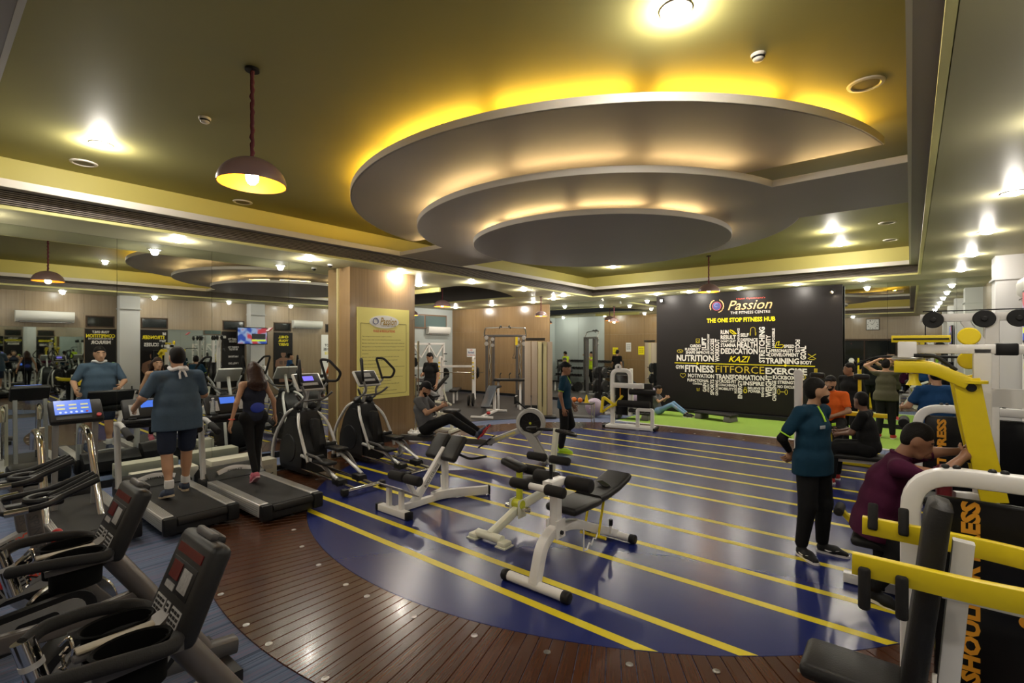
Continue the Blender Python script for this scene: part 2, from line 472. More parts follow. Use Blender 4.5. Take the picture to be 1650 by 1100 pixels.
B().sweep([V((x, y, 3.867)) for x, y in [(-7.88, 7.83)] + b2 + [(0, 7.83)]], rrect(.02, .074, .002, 1), (0, 0, 1), False).out('plate_rim', OFFW, ce, 30)
o1 = arc2(1.98, 0, 357, 119)
plate(o1, 3.635, 3.70, 'lower_disc_plate', 'smallest and lowest round ceiling plate', o1 + [o1[0]])
COVE3 = mat('cove_tube_yellow', (1, .8, .3), .5, emit=(1, .60, .07), es=74)
COVE2 = mat('cove_tube_warm', (1, .85, .5), .5, emit=(1, .72, .30), es=36)
def cove(r, z, spans, ma):
    for a0, a1 in spans:
        B().rod([V((x, y, z)) for x, y in arc2(r, a0, a1, 10)], .013, 6).out('cove_tube', ma, ce)
cove(3.56, 4.20, [(192, 206), (209, 230), (234, 256), (259, 281), (284, 304), (308, 326), (330, 347)], COVE3)
cove(2.62, 3.925, [(200, 218), (222, 245), (249, 274), (279, 306), (312, 336)], COVE2)
cove(1.76, 3.725, [(190, 214), (222, 246), (254, 286), (292, 318), (326, 350), (20, 50), (80, 130), (150, 175)], COVE2)
for y0 in (6.3,):
    B().rod([V((-1.0, 6.3, 3.93)), V((-.35, 6.3, 3.93))], .012, 6).out('cove_tube', COVE2, ce)
    B().rod([V((-7.5, 6.3, 3.93)), V((-7.0, 6.3, 3.93))], .012, 6).out('cove_tube', COVE2, ce)
# alcove ceiling with its curved dark recess
cur = [(p.x, p.y) for p in fillet([V((XA, 8.3, 0)), V((-13, 9.0, 0)), V((-11.4, 9.4, 0)), V((-10, 9.1, 0)), V((-9.07, 9.0, 0)), V((-9.07, 10.2, 0)), V((-9.4, 11.2, 0)), V((-10.1, 12.6, 0))], .6, 6)]
B().prism([(XA, YA), (XL, YA), (XL, 12.6), (-10.1, 12.6)] + cur[::-1], ZS, ZS + .06).out('alcove_soffit', OLIVE2, ce, 30)
B().box(((XA + XL) / 2, (12.6 + YB) / 2, ZS + .03), (XL - XA, YB - 12.6, .06)).out('alcove_soffit', OLIVE2, ce)
B().box(((XA + XL) / 2, 12.58, ZS + .02), (XL - XA, .05, .05)).out('edge_moulding', MATS['pale_lemon_trim'], ce)
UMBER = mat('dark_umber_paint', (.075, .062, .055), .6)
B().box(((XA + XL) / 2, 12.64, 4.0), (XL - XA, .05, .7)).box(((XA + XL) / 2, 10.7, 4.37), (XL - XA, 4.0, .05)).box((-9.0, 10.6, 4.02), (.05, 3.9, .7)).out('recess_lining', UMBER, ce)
B().box((-11.0, 9.0, 3.58), (2.3, .05, .17)).out('yellow_downstand', LEMON, ce)

# ---- walls
def panels(parent, ma, axis, fixed, u0, u1, us, zs, nm='panel', t=.02, gap=.004, face=1):
    """wall covering cut into panels; axis 'x': runs along x at y=fixed; 'y': runs along y at x=fixed"""
    us = [u0] + [u for u in us if u0 < u < u1] + [u1]
    for a, b_ in zip(us[:-1], us[1:]):
        for z0, z1 in zip(zs[:-1], zs[1:]):
            w, h = b_ - a - gap, z1 - z0 - gap
            c = ((a + b_) / 2, fixed, (z0 + z1) / 2) if axis == 'x' else (fixed, (a + b_) / 2, (z0 + z1) / 2)
            d = (w, t, h) if axis == 'x' else (t, w, h)
            o = B().box((0, 0, 0), d).out(nm, ma, parent, 0); o.location = c
wl = tag(B().box((XL - .1, (YF + 7.09) / 2, 1.9), (.16, 7.09 - YF, 3.9)).out('wall_left', mat('wall_core', (.2, .18, .15), .7)), 'mirror clad wall behind the treadmills', 'wall', kind='structure')
panels(wl, MIRROR, 'y', XL - .01, YF, 5.47, [YF + .02 + i * 1.27 - .58 for i in range(1, 3)] + [-.65, .62, 1.884, 3.14, 4.436], [.1, ZS], 'mirror_panel')
B().box((XL - .005, (YF + 5.47) / 2, .05), (.03, 5.47 - YF, .1)).out('skirting', BLACK, wl)
B().box((XL, 5.45, 1.8), (.04, .05, 3.6)).out('mirror_edge', mat('brass_edge', (.5, .42, .2), .4), wl)
pl = tag(B().box((-8.81, 6.28, ZS / 2), (.36, 1.58, ZS)).out('pillar', MATS['wall_core']), 'wide brown laminate pillar carrying the yellow rules poster', 'pillar', kind='structure')
panels(pl, LAMI, 'y', -8.61, 5.47, 7.09, [], [.08, 2.62, ZS])
B().box((-8.79, 5.475, ZS / 2), (.38, .02, ZS)).box((-8.79, 7.085, ZS / 2), (.38, .02, ZS)).out('side_panel', LAMI, pl)
B().box((-8.6, 6.28, .05), (.03, 1.64, .1)).out('skirting', BLACK, pl)
wb = tag(B().box(((XA + XR) / 2, YB + .1, 1.9), (XR - XA, .14, 3.9)).out('wall_back', MATS['wall_core']), 'rear wall of brown laminate and mirror', 'wall', kind='structure')
panels(wb, LAMI, 'x', YB + .01, XA, -10.63, [-14.6, -13.3, -12.0], [.1, 1.3, 2.62, ZS])
panels(wb, MIRROR, 'x', YB + .01, -10.6, XR, [-9.33, -8.06, -6.79, -5.52, -4.25, -2.98, -1.71, -.44, .83], [.1, ZS], 'mirror_panel')
B().box((-10.62, YB, 1.8), (.05, .03, 3.6)).out('mirror_edge', LAMI, wb)
B().box(((XA + XR) / 2, YB, .05), (XR - XA, .03, .1)).out('skirting', BLACK, wb)
wr = tag(B().box((XR + .1, (YF + YB) / 2, 1.9), (.14, YB - YF, 3.9)).out('wall_right', MATS['wall_core']), 'taupe laminate wall with white columns behind the weight machines', 'wall', kind='structure')
jy = [-1.9, -.6, .7, 2.0, 3.28, 4.6, 5.45, 7.1, 8.5, 9.8, 11.1, 12.4, 13.7]
panels(wr, LAMIR, 'y', XR + .01, YF, YB, jy, [2.58, 3.05, ZS])
for a, b_, kind_ in ((YF, 1.4, 'p'), (1.4, 3.28, 'm'), (3.28, 5.45, 'p'), (5.45, 7.1, 'm'), (7.1, YB, 'p')):
    panels(wr, MIRROR if kind_ == 'm' else LAMIR, 'y', XR + .01, a, b_, jy, [.1, 2.58], 'mirror_panel' if kind_ == 'm' else 'panel')
for y in (.35, 4.34, 8.25, 12.2):
    B().box((1.325, y, ZS / 2), (.35, .52, ZS)).box((1.31, y, 3.2), (.39, .56, .03)).out('column', WALLW, wr)
for y0, y1 in ((3.32, 4.02), (4.7, 5.45), (7.15, 7.9), (9.0, 9.7), (11.2, 11.85), (12.7, 13.6), (-.8, 0)):
    w = thing('window_1', 'dark', None); del w['label']; w.parent = wr
    B().box((XR - .005, (y0 + y1) / 2, 2.78), (.03, y1 - y0, .36)).out('window_frame', mat('dark_frame_wood', (.05, .03, .02), .5), w)
    B().box((XR - .02, (y0 + y1) / 2, 2.78), (.012, y1 - y0 - .08, .28)).out('pane', DGLASS, w)
wf = tag(B().box(((XL + XR) / 2, YF - .1, 1.9), (XR - XL, .14, 3.9)).out('wall_front', MATS['wall_core']), 'laminate wall with a dark doorway and clock, seen in the mirrors', 'wall', kind='structure')
panels(wf, LAMIR, 'x', YF - .01, XL, XR, [-7.7, -6.4, -5.1, -3.8, -2.5, -1.2, .1], [.1, 1.3, 2.65, ZS])
d = thing('door_1', 'wide dark glazed doorway in the wall behind the camera', 'door', (-2.0, YF + .02, 0), kind='structure')
B().box((0, 0, 2.35), (2.9, .06, .1)).box((-1.42, 0, 1.2), (.08, .06, 2.4)).box((1.42, 0, 1.2), (.08, .06, 2.4)).box((0, 0, 1.2), (.06, .05, 2.3)).out('door_frame', MATS['dark_frame_wood'], d)
B().box((0, -.01, 1.2), (2.8, .02, 2.3)).out('pane', DGLASS, d)
wa = tag(B().box((XA - .08, (YA + YB) / 2, 1.9), (.16, YB - YA, 3.9)).out('wall_alcove', WALLG), 'pale grey wall at the end of the free weights bay', 'wall', kind='structure')
panels(wa, WALLG, 'y', XA + .01, YA, YB, [9, 11, 13], [.05, 1.25, 2.3, 2.95, ZS])
w = thing('window_2', 'long dark clerestory window above the air conditioner in the weights bay', 'window', (XA + .05, 13.6, 3.05), kind='structure')
B().box((0, 0, 0), (.05, 2.5, .6)).out('window_frame', mat('brown_frame', (.16, .09, .05), .5), w)
B().box((.02, -.62, 0), (.03, 1.15, .48)).out('pane', mat('teal_glass', (.10, .15, .15), .08), w)
B().box((.02, .62, 0), (.03, 1.15, .48)).out('pane', MATS['teal_glass'], w)
wn = tag(B().box(((XA + XL) / 2, YA - .06, 1.9), (XL - XA - .02, .1, 3.9)).out('wall_alcove_near', WALLG), 'pale grey partition wall hidden behind the pillar', 'wall', kind='structure')

panels(wn, LAMI, 'x', YA, -12.7, XL, [-11.4, -10.2], [.1, 1.3, 2.62, ZS])
# ---- recessed lamps
GLOW = mat('lamp_glow', (1, 1, 1), .5, emit=(1, .93, .82), es=160)
dome = B().lathe([(0, -.034), (.04, -.029), (.07, -.014), (.08, 0)], n=16).mesh('lens', GLOW)
rimm = B().lathe([(.078, -.004), (.082, -.012), (.105, -.008), (.108, 0), (.078, 0)], n=20, cap=False).mesh('bezel', OFFW)
def downlight(x, y, z, label, grp, watt=1.0, col=(1, .93, .82)):
    t = thing('ceiling_downlight', label, 'downlight', (x, y, z), group=grp)
    put('bezel', rimm, t); put('lens', dome, t)
    lamp('lamp_beam', t, (0, 0, -.045), 'POINT', LAMP_W * watt, col, shadow_soft_size=.05)
    return t
ORD = ['first', 'second', 'third', 'fourth', 'fifth', 'sixth', 'seventh', 'eighth']
for k, y in enumerate([-1.7, .4, 2.49, 4.54, 6.6, 8.78, 10.88, 12.91]): downlight(-8.45, y, ZS, ORD[k] + ' downlight, counted from the camera end, in the soffit over the mirror wall', 'downlights along the mirror wall soffit', .85)
for k, x in enumerate((-7.1, -6.0, -5.01, -3.65, -2.27, -.9)): downlight(x, 14.35, ZS, ORD[k] + ' downlight from the wall mirror side in the soffit row over the black mural', 'downlights above the mural', .8)
for k, y in enumerate((-1.7, .5, 2.7, 4.9, 7.11, 9.35, 11.55, 13.75)): downlight(.82, y, ZS, ORD[k] + ' downlight, counted from the camera end, in the soffit over the weight machines', 'downlights over the weight machines', .42)
for k, (x, y) in enumerate(((-14.6, 14.2), (-12.6, 14.2), (-10.6, 14.2), (-9.3, 13.6), (-14.8, 7.9), (-12.2, 8.0), (-9.9, 8.3))): downlight(x, y, ZS, ('recessed downlight at the far grey wall end of the brown laminate wall', 'recessed downlight over the middle of the brown laminate wall', 'recessed downlight over the rear mirror edge of the brown wall', 'recessed downlight beside the corner of the coffer and the rear mirror', 'recessed downlight over the dumbbell racks by the far grey wall', 'recessed downlight over the dumbbell rack by the pillar', 'recessed downlight just beyond the pillar over the preacher bench')[k], 'downlights over the free weights bay')
for k, x in enumerate((-5.2, -2.4)): downlight(x, -1.6, ZS, ('recessed downlight in the entrance soffit on the mirror wall side, seen reflected', 'recessed downlight in the entrance soffit above the doorway, seen reflected')[k], 'downlights behind the camera', .7)
LAB = {0: 'bright ceiling downlight alone in the olive ceiling beside the hanging dome lamp', 1: 'large glaring ceiling downlight at the top edge near the smoke detector',
       2: 'ceiling downlight in the coffer corner above the beige cable towers', 3: 'nearer of two ceiling downlights in the coffer above the mural', 4: 'farther of two ceiling downlights in the coffer above the mural', 5: 'ceiling downlight in the coffer corner above the camera', }
for i, (x, y) in enumerate(((-7.08, 1.34), (-1.23, 3.26), (-6.69, 12.84), (-1.21, 11.54), (-1.22, 13.24))):
    downlight(x, y, ZC, LAB[i], None, 1.2)
# ================================================================ wall graphics, lamps and fittings
MURAL_BLACK = mat('mural_black', (.010, .0085, .0085), .42)
MY = 14.95
mu = thing('wall_mural', 'large black wall board printed with a word cloud and gold lettering above the turf', 'mural', (0, 0, 0))
B().box((-3.8, MY + .05, 1.865), (4.92, .08, 3.47)).out('board', MURAL_BLACK, mu)
B().box((-3.8, MY - .05, .06), (4.96, .26, .10)).out('plinth', BLACK, mu)
GOLD = mat('gold_print', (.85, .52, .22), .5)
words = """RUN|-4.20,2.43,0.22,0.12|w|0;RESULT|-4.10,2.28,0.42,0.12|w|0;DON'T QUIT|-4.10,2.16,0.41,0.08|w|0;STAMINA|-4.10,2.05,0.42,0.11|w|0;HEALTH|-3.59,2.06,0.54,0.16|w|0;SELF|-3.66,2.34,0.22,0.10|w|0;DEFENCE|-3.54,2.20,0.45,0.10|w|0;ENDURANCE|-3.82,2.34,0.06,0.39|w|1;DEDICATION|-3.81,1.88,0.99,0.17|w|0;KAZI|-3.80,1.65,0.57,0.17|k|0;NUTRITION|-5.06,1.66,1.11,0.20|w|0;GYM|-5.52,1.38,0.25,0.12|w|0;FITNESS|-4.93,1.34,0.85,0.22|w|0;FITFORCE|-3.80,1.35,1.30,0.20|f|0;EXERCISE|-2.62,1.34,1.00,0.18|w|0;MOTIVATION|-4.88,1.13,0.77,0.12|w|0;TRANSFORMATION|-3.80,1.13,1.31,0.15|w|0;KICKBOXING|-2.56,1.17,0.75,0.11|w|0;FUNCTIONAL|-4.96,0.99,0.65,0.09|w|0;CONTROL|-4.98,0.89,0.28,0.06|w|0;CROSS-FIT|-4.12,1.00,0.49,0.10|w|0;COACHING|-4.15,0.89,0.43,0.08|w|0;MOBILITY|-4.15,0.78,0.42,0.08|w|0;INSPIRE|-3.42,0.97,0.54,0.12|w|0;BELIEVE|-3.41,0.84,0.33,0.07|w|0;POWER|-3.40,0.75,0.32,0.08|w|0;STRENGTH|-2.57,1.04,0.50,0.09|w|0;NO EXCUSES|-2.57,0.92,0.50,0.08|w|0;CARDIO|-5.04,2.03,0.33,0.09|w|0;FLEXIBILITY|-5.12,1.93,0.47,0.08|w|0;BALANCE|-4.74,1.92,0.22,0.05|w|0;SHAPE IMPROVE|-4.98,1.83,0.71,0.09|w|0;SPEED|-2.54,2.02,0.25,0.09|w|0;PERSONALITY|-2.70,1.90,0.55,0.09|w|0;DEVELOPMENT|-2.64,1.79,0.66,0.10|w|0;TRAINING|-2.71,1.62,0.81,0.16|w|0;BODY|-2.14,1.59,0.27,0.10|w|0;LIFT|-4.79,2.12,0.13,0.32|w|1;PSYCHOLOGY|-4.66,2.17,0.06,0.44|w|1;SUCCESS|-4.55,2.01,0.10,0.47|w|1;WORKOUT|-4.41,1.90,0.13,0.67|w|1;STRETCHING|-3.21,2.06,0.15,1.00|w|1;ACTIVITY|-3.05,2.03,0.12,0.61|w|1;I-M-POSSIBLE|-2.92,2.25,0.07,0.53|w|1;FOCUS|-2.34,2.03,0.11,0.34|w|-1;GOAL|-2.21,1.85,0.14,0.37|w|1;GAIN|-4.77,0.79,0.11,0.27|w|1;ATHLETIC|-4.66,0.78,0.06,0.26|w|1;SPORTS|-4.55,0.81,0.11,0.46|w|1;GROOMING|-4.42,0.80,0.08,0.46|w|1;MUSCLE|-3.90,0.79,0.07,0.25|w|1;ENERGY|-3.78,0.79,0.12,0.53|w|1;REHAB|-3.19,0.75,0.07,0.27|w|1;WEIGHT|-3.04,0.92,0.16,0.61|w|1;CHALLENGE|-2.90,0.80,0.10,0.56|w|1;Hansi Gymkhana's|-3.5,3.375,0.75,0.06|r|0;Passion|-3.53,3.2,1.16,0.27|p|0;THE FITNESS CENTRE|-3.52,2.985,1.04,0.075|t|0;THE ONE STOP FITNESS HUB|-3.79,2.78,1.83,0.13|y|0"""
for it in words.split(';'):
    t, b_, k, v = it.split('|'); x, z, w, h = map(float, b_.split(',')); v = int(v)
    ma = {'w': WHITET, 't': WHITET, 'k': YELLOWT, 'y': YELLOWT, 'f': mat('dull_gold_print', (.62, .47, .03), .5), 'r': REDT, 'p': GOLD}[k]
    if v: w, h = h, w
    text(t, w, h, ma, mu, (x, MY + .008, z), (90, 0, 0), 'mural_word', bold=.035 if k in 'wy' else .01 if k == 'k' else 0, shear=.35 if k in 'kp' else 0, spin=90 * v)
def strip(parent, pts, w, ma, y, nm='mural_icon', closed=False):
    """flat painted line of width w on a wall plane y"""
    return B().sweep([V((x, y, z)) for x, z in pts], [(-w / 2, -.001), (w / 2, -.001), (w / 2, .001), (-w / 2, .001)], (0, -1, 0), closed).out(nm, ma, parent, 0)
IC = mat('olive_yellow_print', (.50, .42, .02), .5)
yy = MY + .007
def ci(x, z, rx, rz_, a0=0, a1=360, n=14): return [(x + rx * math.cos(R(lerp(a0, a1, k / n))), z + rz_ * math.sin(R(lerp(a0, a1, k / n)))) for k in range(n + 1)]
strip(mu, [(-5.68, 1.505), (-1.94, 1.495)], .022, YELLOWT, yy, 'mural_line')
for x in (-4.98, -2.63): B().disc((x, yy, 1.5), .035, .004, 'y').out('mural_line', YELLOWT, mu)
strip(mu, ci(-5.51, 1.87, .09, .05), .014, IC, yy); strip(mu, [(-5.55, 1.9), (-5.5, 1.85), (-5.46, 1.88)], .014, IC, yy)
strip(mu, [(-5.02, 2.24), (-5.02, 2.12), (-4.92, 2.12), (-4.92, 2.24), (-5.02, 2.24)], .012, IC, yy); strip(mu, ci(-4.97, 2.16, .03, .03), .01, IC, yy)
strip(mu, [(-4.05, 2.5), (-3.97, 2.47), (-3.88, 2.38), (-3.96, 2.37), (-4.05, 2.44), (-4.05, 2.5)], .016, YELLOWT, yy); strip(mu, [(-4.02, 2.48), (-3.93, 2.4)], .014, YELLOWT, yy)
strip(mu, [(-3.51, 2.32), (-3.5, 2.47)] + ci(-3.44, 2.5, .06, .055, 180, 0, 8) + [(-3.38, 2.47), (-3.37, 2.32)], .014, IC, yy)
for x in (-3.51, -3.37): strip(mu, [(x, 2.33), (x, 2.41)], .03, IC, yy)
strip(mu, [(-2.88, 1.99), (-2.84, 2.13), (-2.78, 2.15), (-2.79, 2.1), (-2.81, 2.05), (-2.7, 2.07), (-2.66, 2.03), (-2.72, 1.98), (-2.88, 1.99)], .013, YELLOWT, yy)
strip(mu, [(-2.1, 1.82), (-1.92, 1.69)], .018, IC, yy); strip(mu, [(-2.1, 1.69), (-1.92, 1.82)], .018, IC, yy); strip(mu, [(-2.07, 1.67), (-1.95, 1.67)], .02, IC, yy)
strip(mu, [(-5.42, 1.05), (-5.5, 1.12)] + ci(-5.46, 1.15, .04, .035, 180, 0, 6) + ci(-5.38, 1.15, .04, .035, 180, 0, 6) + [(-5.34, 1.12), (-5.42, 1.05)], .012, IC, yy)
strip(mu, [(-2.76, .78), (-2.64, .78)], .02, IC, yy)
for x in (-2.79, -2.61): strip(mu, ci(x, .78, .03, .07), .012, IC, yy)
strip(mu, ci(-3.64, .75, .04, .05), .03, IC, yy); strip(mu, ci(-3.64, .83, .025, .03), .012, IC, yy)
strip(mu, [(-5.0, .76), (-4.99, .68), (-4.93, .68), (-4.92, .76), (-4.96, .72), (-5.0, .76)], .012, IC, yy)
strip(mu, ci(-2.28, .7, .03, .1), .012, IC, yy); strip(mu, ci(-2.2, 1.2, .05, .05), .014, IC, yy)
NAVYT = mat('navy_print', (.05, .06, .22), .5)
B().disc((-4.42, yy, 3.2), .12, .004, 'y').out('mural_emblem', NAVYT, mu)
strip(mu, ci(-4.42, 3.2, .125, .125), .012, REDT, yy - .002, 'mural_emblem')
strip(mu, ci(-4.43, 3.23, .05, .05, 40, 300, 8), .02, mat('slate_print', (.16, .2, .4), .5), yy - .004, 'mural_emblem')
for k in range(20):
    a = -70 + 14.5 * k * 1.0
    if 70 < a < 110: continue
    x, z = -4.42 + .19 * math.cos(R(a)), 3.2 + .19 * math.sin(R(a))
    o = B().ell((0, 0, 0), (.03, .002, .012), 8, 5).out('mural_emblem', GOLD, mu); o.location = (x, yy, z); o.rotation_euler = (0, -R(a + 60), 0)
for k, (x, z) in enumerate(((-6.04, 3.46), (-1.53, 3.42))):
    t = thing('spot_lamp', ('small clip spotlight at the mural corner beside the wall mirror', 'small clip spotlight at the mural corner above the orange shirt')[k], 'spotlight', (x, 14.78, z))
    B().cyl((0, .14, .06), (0, .0, .03), .012).out('bracket', BLACK, t)
    B().lathe([(.02, -.05), (.045, -.04), (.05, .05), (.042, .05), (.04, 0)], n=14, m=rot(125, 0, 30 if k == 0 else -30), cap=False).out('head', BLACK, t)
    B().ell((0, 0, 0), (.03, .03, .03)).out('bulb', GLOW if k == 0 else mat('warm_bulb', (1, .8, .5), .5, emit=(1, .7, .35), es=25), t)
    l = lamp('lamp_beam', t, (0, -.02, -.05), 'SPOT', 14, (1, .8, .55), spot_size=R(100), spot_blend=.9, shadow_soft_size=.03); l.rotation_euler = (R(48), 0, R(25 if k == 0 else -25))

# ---- rules poster on the pillar (faces +x)
RY = mat('poster_yellow', (.80, .72, .22), .45); RB = mat('poster_brown_ink', (.16, .11, .03), .6)
rp = thing('rules_poster', 'tall yellow rules poster with a white oval logo on the pillar', 'poster', (-8.586, 6.27, 1.88))
B().box((0, 0, 0), (.012, 1.31, 1.88)).out('sheet', RY, rp)
B().lathe([(0, 0), (1, 0), (1, .004), (0, .004)], n=32, m=at(.007, 0, .66) @ rot(0, 90, 0) @ Mx.Diagonal((.135, .37, 1, 1))).out('logo_oval', PAPER, rp)
B().lathe([(.055, 0), (.068, 0), (.068, .003), (.055, .003)], n=20, m=at(.0125, -.22, .67) @ rot(0, 90, 0), cap=False).out('logo_emblem', NAVYT, rp)
text('Passion', .42, .16, mat('bronze_print', (.35, .22, .04), .5), rp, (.0125, .10, .67), (90, 0, 90), 'lettering', shear=.3)
text('THE FITNESS CENTRE', .38, .022, RB, rp, (.0125, .1, .575), (90, 0, 90), 'lettering')
text('RULES & REGULATIONS', .54, .05, REDT, rp, (.0078, 0, .465), (90, 0, 90), 'lettering')
fr = []
for y, z in ((-.57, .62), (-.57, -.86), (.57, -.86), (.57, .62)): fr.append(V((.0075, y, z)))
B().sweep([V((.0075, -.37, .62))] + fillet(fr, .04) + [V((.0075, .37, .62))], [(-.004, -.0004), (.004, -.0004), (.004, .0004), (-.004, .0004)], (1, 0, 0)).out('border_line', RB, rp, 0)
random.seed(3)
rules = ['Gym timings are from morning to night for members', 'Fitness centre rules must be followed by all members at all times', 'Members should carry their own towel and bottle while using the equipment',
         'Management is not responsible for loss of any belongings in the premises', 'Members please note, the use of clean training shoes inside the gym will be', 'compulsory', 'Maintain order and return weights to the racks after every use',
         'Use of mobile phones inside the training area is restricted', 'Trainers will guide members', 'Do not drop the dumbbells on the floor and do not sit on machines between', 'sets', 'Proper gym attire is required', 'Smoking and alcohol are strictly not allowed in the gym premises here',
         'Persons under the age of sixteen are not allowed', 'Please keep the changing rooms and the lockers clean after use', 'The decision of the management shall be final', 'Membership fee once paid is not refundable or transferable']
for k, t_ in enumerate(rules):
    w = min(1.06, .0148 * len(t_)); text(t_, w, .026, RB, rp, (.0078, -.54 + w / 2, .35 - k * .071), (90, 0, 90), 'lettering', bold=.01)
# ---- posters, TV, wall units on the right wall (face -x)
def rposter(y0, y1, z0, z1, label, lines, figure=True, base=MURAL_BLACK):
    t = thing('wall_poster', label, 'poster', (XR - .02, (y0 + y1) / 2, (z0 + z1) / 2))
    W, H = y1 - y0, z1 - z0
    B().box((0, 0, 0), (.02, W, H)).out('sheet', base, t)
    for (s_, w, h, dy, dz, ma) in lines: text(s_, w, h, ma, t, (-.012, -dy, dz), (90, 0, -90), 'lettering', bold=.03)
    if figure:
        SK = mat('printed_skin', (.20, .10, .06), .5); SD = mat('printed_dark_skin', (.09, .045, .03), .5)
        def flat(poly, ma, e=.0): B().prism([(-y, z) for y, z in poly], 0, .001, at(-.0112 - e, 0, 0) @ Mx(((0, 0, -1, 0), (1, 0, 0, 0), (0, 1, 0, 0), (0, 0, 0, 1)))).out('printed_figure', ma, t, 0)
        flat([(-.16, -.95), (-.2, -.5), (-.33, -.3), (-.3, -.08), (-.16, .0), (-.06, .03), (.06, .03), (.16, 0), (.3, -.08), (.33, -.3), (.2, -.5), (.16, -.95)], SK)
        flat([(x * .5, .17 + z) for x, z in ci(0, 0, .2, .14)][:-1], SK, .001); flat([(x * .52, .22 + z) for x, z in ci(0, 0, .21, .1, 0, 180)], MURAL_BLACK, .002)
        for sx in (-1, 1):
            flat([(sx * .03, -.1), (sx * .17, -.1), (sx * .15, -.24), (sx * .03, -.26)], SD, .001)
            for q in range(3): flat([(sx * .02, -.32 - q * .1), (sx * .09, -.32 - q * .1), (sx * .09, -.39 - q * .1), (sx * .02, -.39 - q * .1)], SD, .001)
    return t
rposter(3.3, 4.06, .5, 2.56, 'black poster saying your only competition, with a bare chested man', [('YOUR ONLY', .42, .08, 0, .93, WHITET), ('COMPETITION', .7, .11, 0, .81, YELLOWT), ('IS THE ONE STANDING IN THE', .6, .045, 0, .72, WHITET), ('MIRROR', .48, .11, 0, .61, WHITET)])
rposter(4.64, 5.44, .5, 2.56, 'black poster saying be stronger than excuses, with a flexing man', [('BE', .1, .09, -.3, .9, WHITET), ('STRONGER', .62, .12, 0, .78, YELLOWT), ('THAN', .18, .08, -.26, .66, WHITET), ('EXCUSES', .52, .12, 0, .54, WHITET)])
rposter(7.12, 7.9, .5, 2.56, 'black text poster with a yellow closing line beside the television', [('I WANT TO', .36, .07, 0, .75, WHITET), ('SEE YOU DO', .3, .08, 0, .66, WHITET), ('I WANT TO', .36, .07, 0, .45, WHITET), ('SEE YOU QUIT', .3, .08, 0, .36, WHITET), ('I AM STRONG', .34, .07, 0, .1, WHITET), ('I WILL DO', .34, .07, 0, -.15, WHITET), ('IT TODAY', .34, .07, 0, -.4, WHITET), ('NO EXCUSES', .5, .1, 0, -.66, YELLOWT)], False)
rposter(9.0, 9.75, .5, 2.56, 'black poster saying chill, your every, on the wall past the television', [('CHILL', .4, .1, 0, .85, YELLOWT), ('YOUR', .4, .1, 0, .7, YELLOWT), ('EVERY', .4, .1, 0, .55, YELLOWT)], True)
rposter(11.0, 11.9, .6, 2.5, 'white poster printed I am not here to be average on the far wall', [('I AM NOT', .6, .12, 0, .5, BLACK), ('HERE TO BE', .7, .12, 0, .33, BLACK), ('AVERAGE', .6, .12, 0, .16, YELLOWT), ('I AM', .4, .12, 0, -.2, BLACK)], False, PAPER)
tv = thing('television', 'flat television showing a colourful sports page on the white column', 'television', (1.085, 8.02, 2.4))
B().rbox((0, 0, 0), (.05, 1.1, .64), .008).box((.03, 0, 0), (.03, .3, .2)).out('casing', BLACK, tv)
m, nt, b = _nodes('tv_picture'); tc = nt.nodes.new('ShaderNodeTexCoord'); vo = nt.nodes.new('ShaderNodeTexNoise'); vo.inputs['Scale'].default_value = 3.2; vo.inputs['Detail'].default_value = 1
cr = nt.nodes.new('ShaderNodeValToRGB'); e = cr.color_ramp.elements; e[0].position = .4; e[0].color = (.02, .06, .35, 1); e[1].position = .62; e[1].color = (.5, .04, .06, 1); q_ = e.new(.5); q_.color = (.3, .4, .6, 1)
nt.links.new(tc.outputs['Object'], vo.inputs['Vector']); nt.links.new(vo.outputs['Fac'], cr.inputs[0]); nt.links.new(cr.outputs[0], b.inputs['Emission Color']); b.inputs['Emission Strength'].default_value = 1.1; b.inputs['Base Color'].default_value = (0, 0, 0, 1)
B().box((-.026, 0, .0), (.004, 1.04, .58)).out('screen', m, tv)
B().box((-.03, .22, -.02), (.002, .5, .2)).out('screen_banner', mat('tv_dark', (.01, .01, .01), .3, emit=(.02, .02, .02), es=1), tv)
B().box((-.03, .22, -.17), (.002, .5, .07)).out('screen_banner', mat('tv_lime', (.4, .5, .02), .3, emit=(.5, .6, .05), es=1), tv)
def aircon(x, y, z, rz, label, L_=1.25):
    t = thing('air_conditioner', label, 'air conditioner', (x, y, z), rz)
    B().sweep([V((-L_ / 2, 0, 0)), V((L_ / 2, 0, 0))], [(0, -.15), (-.12, -.15), (-.2, -.06), (-.215, .1), (-.19, .16), (0, .16)], (0, 0, 1)).out('casing', mat('ac_white', (.68, .67, .63), .35), t)
    B().box((0, .14, -.145), (L_ - .14, .1, .02), ).out('outlet', DARK, t)
    for k in range(2): B().box((0, .12 + k * .05, -.158), (L_ - .16, .045, .005)).out('louvre', WHITE, t)
    return t
aircon(XR, 2.42, 2.87, 90, 'white split air conditioner on the taupe wall above the mirror, seen reflected')
aircon(XR, 10.35, 2.9, 90, 'white split air conditioner beside a white column at the frame edge')
aircon(XA + .04, 14.3, 2.68, -90, 'white split air conditioner below the clerestory window in the weights bay')
ck = thing('wall_clock', 'square white wall clock with a black frame, seen in the rear mirror', 'clock', (-1.62, YF + .01, 3.2))
B().rbox((0, .02, 0), (.6, .05, .62), .01).out('frame', BLACK, ck)
B().box((0, .047, 0), (.54, .006, .56)).out('dial', PAPER, ck)
for k in range(12):
    a = R(90 - 30 * (k + 1)); text(str(k + 1), .05, .06, BLACK, ck, (-.22 * math.cos(a), .052, .23 * math.sin(a)), (90, 0, 180), 'numeral')
